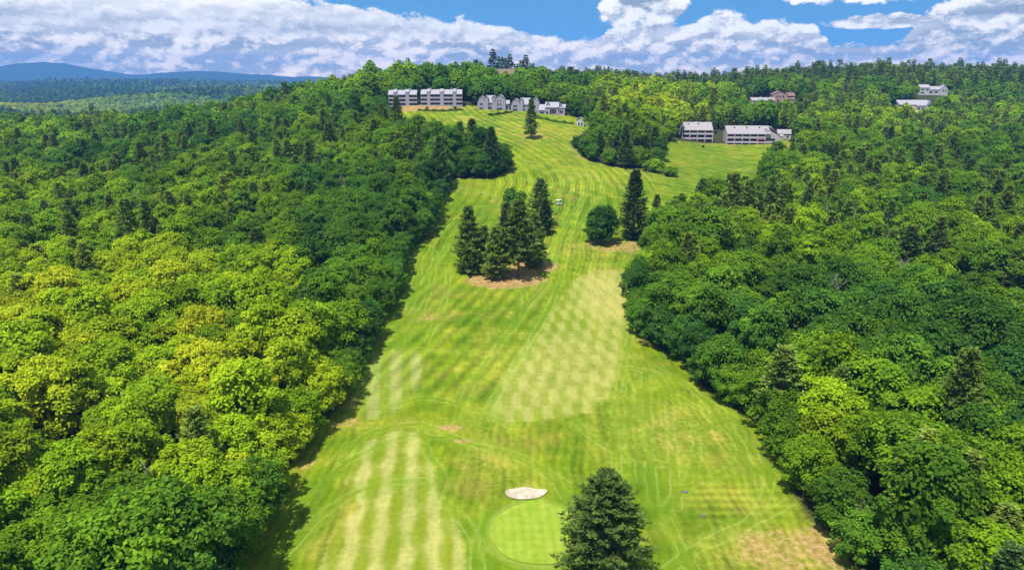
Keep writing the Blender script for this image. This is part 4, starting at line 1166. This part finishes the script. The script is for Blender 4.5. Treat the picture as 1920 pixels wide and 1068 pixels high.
def townhouse(label, px, y, rot, mods, wins, mat=None, roofm=None, name='town_house', chim=()):
    """mods: ('gy'|'gx'|'shed', x0, x1, y0, y1, eave, ridge)"""
    mat = mat or M_lav; roofm = roofm or M_roofg
    x_, y_, z_ = at(px, y)
    t = thing(name, label, 'house', (x_, y_, z_ - 0.2), rot)
    for (kd, x0, x1, y0, y1, e, r) in mods:
        xm = (x0 + x1) / 2; ym = (y0 + y1) / 2; w = MB(); rf = MB(); th = .22
        if kd == 'gy':
            w.prism_y([(x0, -2.5), (x1, -2.5), (x1, e), (xm, r), (x0, e)], y0, y1)
            for sx in (-1, 1):
                xe = x0 - .3 if sx < 0 else x1 + .3
                ze = e - (r - e) * .3 / ((x1 - x0) / 2)
                rf.prism_y([(xe, ze + .02), (xm, r + .02), (xm, r + .02 + th), (xe, ze + .02 + th)] if sx < 0 else [(xm, r + .02), (xe, ze + .02), (xe, ze + .02 + th), (xm, r + .02 + th)], y0 - .3, y1 + .3)
        elif kd == 'gx':
            w.prism_x([(y0, -2.5), (y1, -2.5), (y1, e), (ym, r), (y0, e)], x0, x1)
            s_ = (r - e) / (ym - y0)
            slope_slab(rf, x0 - .3, x1 + .3, y0 - .35, e - .35 * s_ + .02, ym, r + .02, th); slope_slab(rf, x0 - .3, x1 + .3, ym, r + .02, y1 + .35, e - .35 * s_ + .02, th)
        elif kd == 'gambrel':
            xq = (x1 - x0) * .2
            pr = [(x0, e), (x0 + xq, e + (r - e) * .68), (xm, r), (x1 - xq, e + (r - e) * .68), (x1, e)]
            w.prism_y([(x0, -2.5), (x1, -2.5)] + pr[::-1], y0, y1)
            for a, b in zip(pr[:-1], pr[1:]): rf.prism_y([(a[0], a[1] + .02), (b[0], b[1] + .02), (b[0], b[1] + .24), (a[0], a[1] + .24)], y0 - .25, y1 + .25)
        else:
            w.prism_x([(y0, -2.5), (y1, -2.5), (y1, r), (y0, e)], x0, x1)
            slope_slab(rf, x0 - .2, x1 + .2, y0 - .3, e + .02, y1 + .2, r + .04, th)
        w.link('wall', mat, t); rf.link('roof', roofm, t)
    for (wx, wz, ww, wh, wy, gd) in wins: window(t, wx, wz, ww, wh, wy, grid=gd)
    for (cx, cy, c0, c1) in chim: MB().box(cx, cx + .8, cy, cy + .8, c0, c1).link('chimney', mat, t)
    return t
townhouse('grey twin gabled house third from the left in the row', 925, 438, R(-2),
          [('gambrel', -10.0, -4.6, 0.6, 9, 4.6, 8.4), ('gx', -4.6, .6, 0.9, 9, 4.7, 8.6), ('gambrel', .6, 7.6, 0, 9, 5.2, 9.2), ('shed', 7.6, 9.8, 2, 8, 3.6, 5.6), ('gy', -5.6, -3.2, .2, 7, 7.4, 8.9), ('gy', -.9, 1.2, .3, 7, 7.4, 8.9)],
          [(-8.6, 3.0, 2.0, 1.3, .6, 2), (-8.8, .5, 2.2, 1.3, .6, 2), (-3.9, 3.1, 1.4, 1.5, .9, 1), (-2.0, 3.1, 2.1, 1.5, .9, 2), (-3.9, .4, 3.9, 1.9, .9, 4), (2.3, 5.0, .9, 1.1, 0, 1), (3.9, 5.0, .9, 1.1, 0, 1),
           (2.2, 2.7, 1.0, 1.6, 0, 1), (3.9, 2.7, 1.0, 1.6, 0, 1), (2.0, .3, 3.6, 1.3, 0, 3), (8.1, 1.0, 1.2, 1.8, 2, 1)])
townhouse('grey house partly hidden behind the lone ragged spruce', 985, 436, R(-4),
          [('gambrel', -9.0, -3.2, .4, 9, 4.2, 7.7), ('gx', -3.2, 2.6, .8, 9, 4.4, 8.0), ('gambrel', 2.6, 9.2, 1.2, 10, 3.2, 8.2), ('gy', -3.4, -1.4, .2, 7, 7.0, 8.4)],
          [(-7.6, 2.7, 2.4, 1.3, .4, 2), (-7.8, .3, 2.8, 1.6, .4, 3), (-2.2, 2.7, 2.2, 1.3, .8, 2), (-2.2, .3, 2.0, 1.7, .8, 2), (4.0, 1.6, 2.0, 1.6, 1.2, 2)])
townhouse('low grey house with a big gridded window fifth in the row', 1033, 428, R(-8),
          [('shed', -7.6, -3.6, .6, 9, 2.6, 5.6), ('gx', -3.6, 4.4, .3, 9, 4.5, 7.2), ('shed', 4.4, 8.4, .8, 8, 4.0, 5.8), ('gy', -2.9, -1.1, 1.2, 6, 6.3, 7.7), ('gy', 4.8, 6.6, 1.5, 6, 5.2, 6.6)],
          [(-7.0, .3, 2.8, 1.7, .6, 3), (-3.2, -.2, 1.6, 2.4, .3, 2), (-.8, .6, 4.0, 3.0, .3, 4), (5.0, 1.0, 2.4, 1.8, .8, 2)])
townhouse('small white porch shed at the right end of the row', 1087, 402, R(-10),
          [('gy', -1.8, 2.4, 0, 4, 3.6, 5.0)], [(-1.0, .4, 1.0, 1.6, 0, 1), (.6, .4, 1.0, 1.6, 0, 1)], M_white, M_roofg, 'garden_shed')

def terrace(label, px, y, rot, nb, bw, hip, H1=8.2):
    """terrace block on posts with two rows of recessed bays under one long sloping roof"""
    x_, y_, z_ = at(px, y)
    t = thing('terrace_building', label, 'building', (x_, y_, z_ + 1.2), rot)
    W = nb * bw; x0 = -W / 2; D = 11
    ext = hip
    w = MB(); w.box(x0, -x0 + ext, 1.6, D, -3.2, 5.3); w.prism_x([(1.6, 5.303), (D, 5.303), (D, 6.4), (7.0, 9.2)], x0 + .05, -x0 + ext * .55)
    if ext: w.prism_y([(-x0, -3.2), (-x0 + ext, -3.2), (-x0 + ext, 4.2), (-x0 + .4, 8.2), (-x0, 8.2)], .9, 8)
    w.link('wall', M_lav2, t)
    r = MB(); slope_slab(r, x0 - .25, -x0 + ext * .35, -.25, 5.0, 7.0, 9.3, .28); slope_slab(r, x0 - .25, -x0 + ext * .35, 7.0, 9.3, D + .3, 6.3, .28)
    r.link('roof', M_roofp, t)
    if ext:
        s = MB(); s.prism_y([(-x0 + ext * .35 + .01, 8.9), (-x0 + ext + .3, 4.1), (-x0 + ext + .3, 4.4), (-x0 + ext * .35 + .01, 9.2)], .6, 10); s.link('roof', M_roofp, t)
    for k in range(nb + 1):
        xx = x0 + k * bw
        MB().box(xx - .22, xx + .22, -.05, 1.6 - .004, -3.4, 5.0).link('pier', M_lav2, t)
    for k in range(nb):
        a = x0 + k * bw + .223; b = a + bw - .446
        for z0, ph in ((0, .9), (2.7, .95)):
            m = MB(); m.box(a, b, 0, 1.6 - .006, z0 - .22, z0); m.box(a, b, 0, .14, z0 + .003, z0 + ph); m.link('balcony', M_trim if z0 else M_lav2, t)
            window(t, a + .2, z0 + .1, b - a - .4, 2.1, 1.6, M_dark, 3)
        MB().box(a, b, .25, .4, 4.55, 5.0).link('fascia', M_lav2, t)
        MB().box(a, b, 1.0, 1.4, -2.9, -.5).link('undercroft_shade', M_dark, t)  # dark panel painted in as the shade beneath the raised block
        if hip and k == nb - 1:
            o = MB(); slope_slab(o, a, b, -.5, 1.95, .5, 2.25, .05); o.link('awning', M_red, t)
    if ext:
        m = MB(); m.box(-x0 + .3, -x0 + ext - 1.6, .4, .9 - .004, -.2, .9); m.link('balcony', M_lav2, t)
        window(t, -x0 + .5, 1.0, ext - 3, 1.5, .9, M_dark, 4)
    for k in range(3 if nb > 4 else 2):
        xx = x0 + W * (.2 + k * .33)
        MB().box(xx, xx + .7, 4.6, 5.3, 7.6, 9.0).link('chimney', M_dark, t)
    return t
terrace('smaller pale terrace block with four bays beside the right hand lawn', 1307, 424, R(-4), 4, 4.6, 0)
terrace('large pale terrace block with long sloping roof and a red awning', 1398, 418, R(-4), 5, 4.5, 8.5)
townhouse('small white annex beside the large terrace block', 1470, 432, R(-12), [('gx', -4, 4, 0, 7, 3.4, 5.6), ('shed', -5.4, -1, -2.6, -.004, 1.8, 3.0)], [(-2, 1.0, 1.4, 1.3, 0, 2), (1.2, 1.0, 1.4, 1.3, 0, 2)], M_white, M_roofp, 'annex_house')
townhouse('reddish brown house with a peaked gable among pines', 1466, 601, R(-6),
          [('gy', -8, 4, 0, 11, 6.4, 9.0), ('gx', 4, 10.5, 1.2, 10, 5.2, 7.6), ('shed', 2.5, 10.5, -2.2, -.004, 2.2, 3.2)],
          [(-5.2, 4.0, 1.5, 1.6, 0, 1), (-2.6, 4.0, 1.5, 1.6, 0, 1), (0, 4.0, 1.5, 1.6, 0, 1), (-4.5, .8, 2.0, 1.6, 0, 2), (6, 3.0, 2.0, 1.3, 1.2, 2)], M_brown, M_roofb, 'country_house', [(7, 4, 6, 9.2)])
townhouse('long low building with a pale roof left of the brown house', 1431, 594, R(-4), [('gx', -9.5, 9.5, 0, 11, 2.4, 4.6)], [(-8 + 3.1 * k, .6, 1.6, 1.2, 0, 2) for k in range(6)], M_cream, M_roofp, 'garage_building', [(-2, 4, 4.0, 5.6)])
townhouse('long cream house with a grey hipped roof on the right slope', 1711, 588, R(-10),
          [('gx', -15, 12, 0, 12, 5.0, 8.4), ('gy', 10, 15, .6, 11, 4.6, 8.2), ('gx', 2, 9, -1.6, -.004, 4.4, 5.2)],
          [(-13.4 + 2.7 * k, 3.1, 1.5, 1.3, 0, 2) for k in range(5)] + [(-6.5, .3, 7.5, 1.6, 0, 6), (-13, .4, 2.6, 1.6, 0, 2), (2.8, 1.0, 2.2, 1.9, -1.6, 2), (6.0, 1.0, 2.2, 1.9, -1.6, 2), (11.5, 2.0, 1.6, 2.0, .6, 1)], M_cream, M_roofg, 'country_house')
townhouse('white house with stacked decks high on the right slope', 1750, 684, R(-8),
          [('gx', -13, -4, 0, 10, 7.4, 10.0), ('gx', -4, 6, 2, 11, 5.6, 8.4), ('gy', 6, 13, 1, 10, 6.0, 9.4)],
          [(-12, 4.8, 3.0, 1.3, 0, 3), (-12, 2.0, 3.6, 1.3, 0, 3), (-7.5, 4.8, 2.4, 1.3, 0, 2), (-3, 2.4, 3.0, 1.7, 2, 3), (1.4, 2.4, 3.0, 1.7, 2, 3), (8, 3.8, 1.4, 1.6, 1, 1), (10.4, 3.8, 1.4, 1.6, 1, 1)], M_white, M_roofg, 'country_house', [(8.5, 4, 8.0, 10.8)])
townhouse('brown roofed lodge half hidden by trees on the hilltop', 951, 606, R(8), [('gx', -9, 9, 0, 12, 9.6, 14.0)], [(-7 + 3.4 * k, 7.4, 2.0, 1.4, 0, 2) for k in range(4)], M_brown, M_roofb, 'hilltop_lodge')

# hedges in front of the houses
def hedge(label, pts, w, h, tn):
    rg = np.random.default_rng(int(pts[0][0])); P = []
    G_ = [ground_at(*p) for p in pts]
    m0 = at(pts[0][0], G_[0][1])
    for a, b in zip(G_[:-1], G_[1:]):
        L = math.hypot(b[0] - a[0], b[1] - a[1]); m = int(L * 70)
        t = rg.random(m); xx = a[0] + (b[0] - a[0]) * t + rg.normal(0, w * .35, m); yy = a[1] + (b[1] - a[1]) * t + rg.normal(0, w * .35, m)
        zz = height(xx, yy) + rg.random(m) * h * (0.8 + 0.3 * np.sin(xx * 1.3))
        P.append(np.stack([xx - G_[0][0], yy - G_[0][1], zz - m0[2]], -1))
    P = np.concatenate(P)
    Q = leaves(P, np.tile([0, 0, 1.0], (len(P), 1)), .3, rg, 1, .8)
    o = link('hedge', quads_mesh('hedge', Q, rg.random(len(P)), M_leaf), None, (G_[0][0], G_[0][1], m0[2])); o['tone'] = tn
    o['label'] = label; o['category'] = 'hedge'
hedge('low dark hedge along the lawn below the wide condominium', [(784, 208), (830, 209), (868, 207)], 1.2, 1.3, .05)
hedge('dark hedge slanting across the lawn before the twin gabled house', [(916, 217), (935, 215), (960, 211)], 1.1, 1.3, .08)
hedge('planting along the foot of the low gridded window house', [(1008, 221), (1040, 229), (1075, 233)], 1.4, 1.4, .12)

# ------------------------------------------------------------------ golf cart
def golf_cart(px, py, rot):
    x_, y_, z_ = stand(px, py)
    t = thing('golf_cart', 'white golf cart with a roof parked beside the dark pine', 'golf cart', (x_, y_, z_ + .02), rot)
    b = MB(); b.prism_x([(-1.25, .32), (1.2, .32), (1.2, .62), (.55, .95), (.45, .55), (-.35, .5), (-.4, .85), (-1.25, .9)], -.6, .6); b.link('body', M_cartw, t)
    MB().box(-.52, .52, -.75, -.2, .86, 1.0).box(-.52, .52, -.9, -.78, 1.003, 1.45).link('seat', M_seat, t)
    r = MB(); r.prism_x([(-1.2, 1.88), (.9, 1.88), (.8, 1.98), (-1.1, 1.98)], -.66, .66); r.link('roof', M_cartw, t)
    for sx in (-.56, .56):
        for yy0, yy1, zb in ((.62, .75, .9), (-1.1, -1.0, .85)):
            MB().tube([(sx, yy0, zb), (sx, yy1, 1.9)], [.03, .03], 5).link('roof_post', M_dark, t)
        for yy in (-.85, .8):
            w = MB(); w.tube([(sx - .1, yy, .24), (sx + .1, yy, .24)], [.25, .25], 14); wo_ = w.link('wheel', M_rubber, t)
            MB().tube([(sx - .112, yy, .24), (sx + .112, yy, .24)], [.12, .12], 10).link('rim', M_cartw, wo_)
    MB().tube([(-.3, .5, .8), (-.3, .25, 1.12)], [.025, .025], 5).tube([(-.48, .22, 1.1), (-.12, .22, 1.14)], [.03, .03], 5).link('steering_wheel', M_rubber, t)
    ws = MB(); ws.prism_x([(.60, .98), (.72, 1.86), (.74, 1.86), (.62, .98)], -.54, .54); ws.link('windshield', M_glass, t)
    gb = MB(); gb.tube([(-.25, -1.3, .6), (-.25, -1.4, 1.35)], [.14, .15], 8).tube([(.25, -1.3, .6), (.25, -1.4, 1.35)], [.14, .15], 8); gb.link('golf_bag', M_seat, t)
golf_cart(1048, 384, R(-70))

# small stones and a birch stem at the grove
def rock(label, px, py, s, seed):
    x_, y_, z_ = stand(px, py); q = random.Random(seed)
    vs = []; fs = []; k = 8; rings = [(-.3, .9), (.1, 1.0), (.45, .75), (.62, .3)]
    for (zz, rr) in rings:
        for j in range(k):
            a = 2 * PI * j / k; r = rr * q.uniform(.8, 1.15); vs.append((math.cos(a) * r * s, math.sin(a) * r * s * .7, zz * s * q.uniform(.9, 1.1)))
    for i in range(3):
        for j in range(k): fs.append((i * k + j, i * k + (j + 1) % k, (i + 1) * k + (j + 1) % k, (i + 1) * k + j))
    fs.append(tuple(3 * k + j for j in range(k))); fs.append(tuple(range(k))[::-1])
    m = MB(); m.add(vs, fs); o = m.link('rock', M_stone, None, loc=(x_, y_, z_)); o['label'] = label; o['category'] = 'rock'
rock('pale rock on the grass right of the big spruce', 1284, 922, .55, 1)
rock('smaller dark rock near the right woods below the pale rock', 1318, 966, .4, 2)
rock('low rock alone on the open turf beneath the upper bend', 993, 307, .6, 3)
bx = stand(1139, 302)
o = thing('birch_snag', 'bare white birch stem standing at the front of the grove', 'dead tree', bx)
MB().tube([(0, 0, -.4), (.1, 0, 4), (-.1, .1, 8.5)], [.26, .2, .08], 7).link('trunk', M_pale, o)
MB().tube([(.05, 0, 5.5), (.9, .2, 7.4)], [.1, .03], 5).link('branch', M_pale, o)

# ------------------------------------------------------------------ air
hz = MB().box(-9600, 9600, -2700, 9600, -110, 300).link('haze', None)
hz['kind'] = 'stuff'; hz['label'] = 'pale blue haze that veils the far valley and the mountains'; hz['category'] = 'haze'
m = bpy.data.materials.new('air'); m.use_nodes = True; g = G(m.node_tree); g.n.clear()
pv = g.node('ShaderNodeVolumePrincipled'); pv.inputs['Color'].default_value = (0.13, 0.38, 0.95, 1); pv.inputs['Density'].default_value = 0.000115
o = g.node('ShaderNodeOutputMaterial'); g.l.new(pv.outputs[0], o.inputs['Volume'])
hz.data.materials.append(m)
print('trees', n, 'things', len(chos), 'far', len(vx), 'grid', NX, NY, 'tris', len(F) * 2)
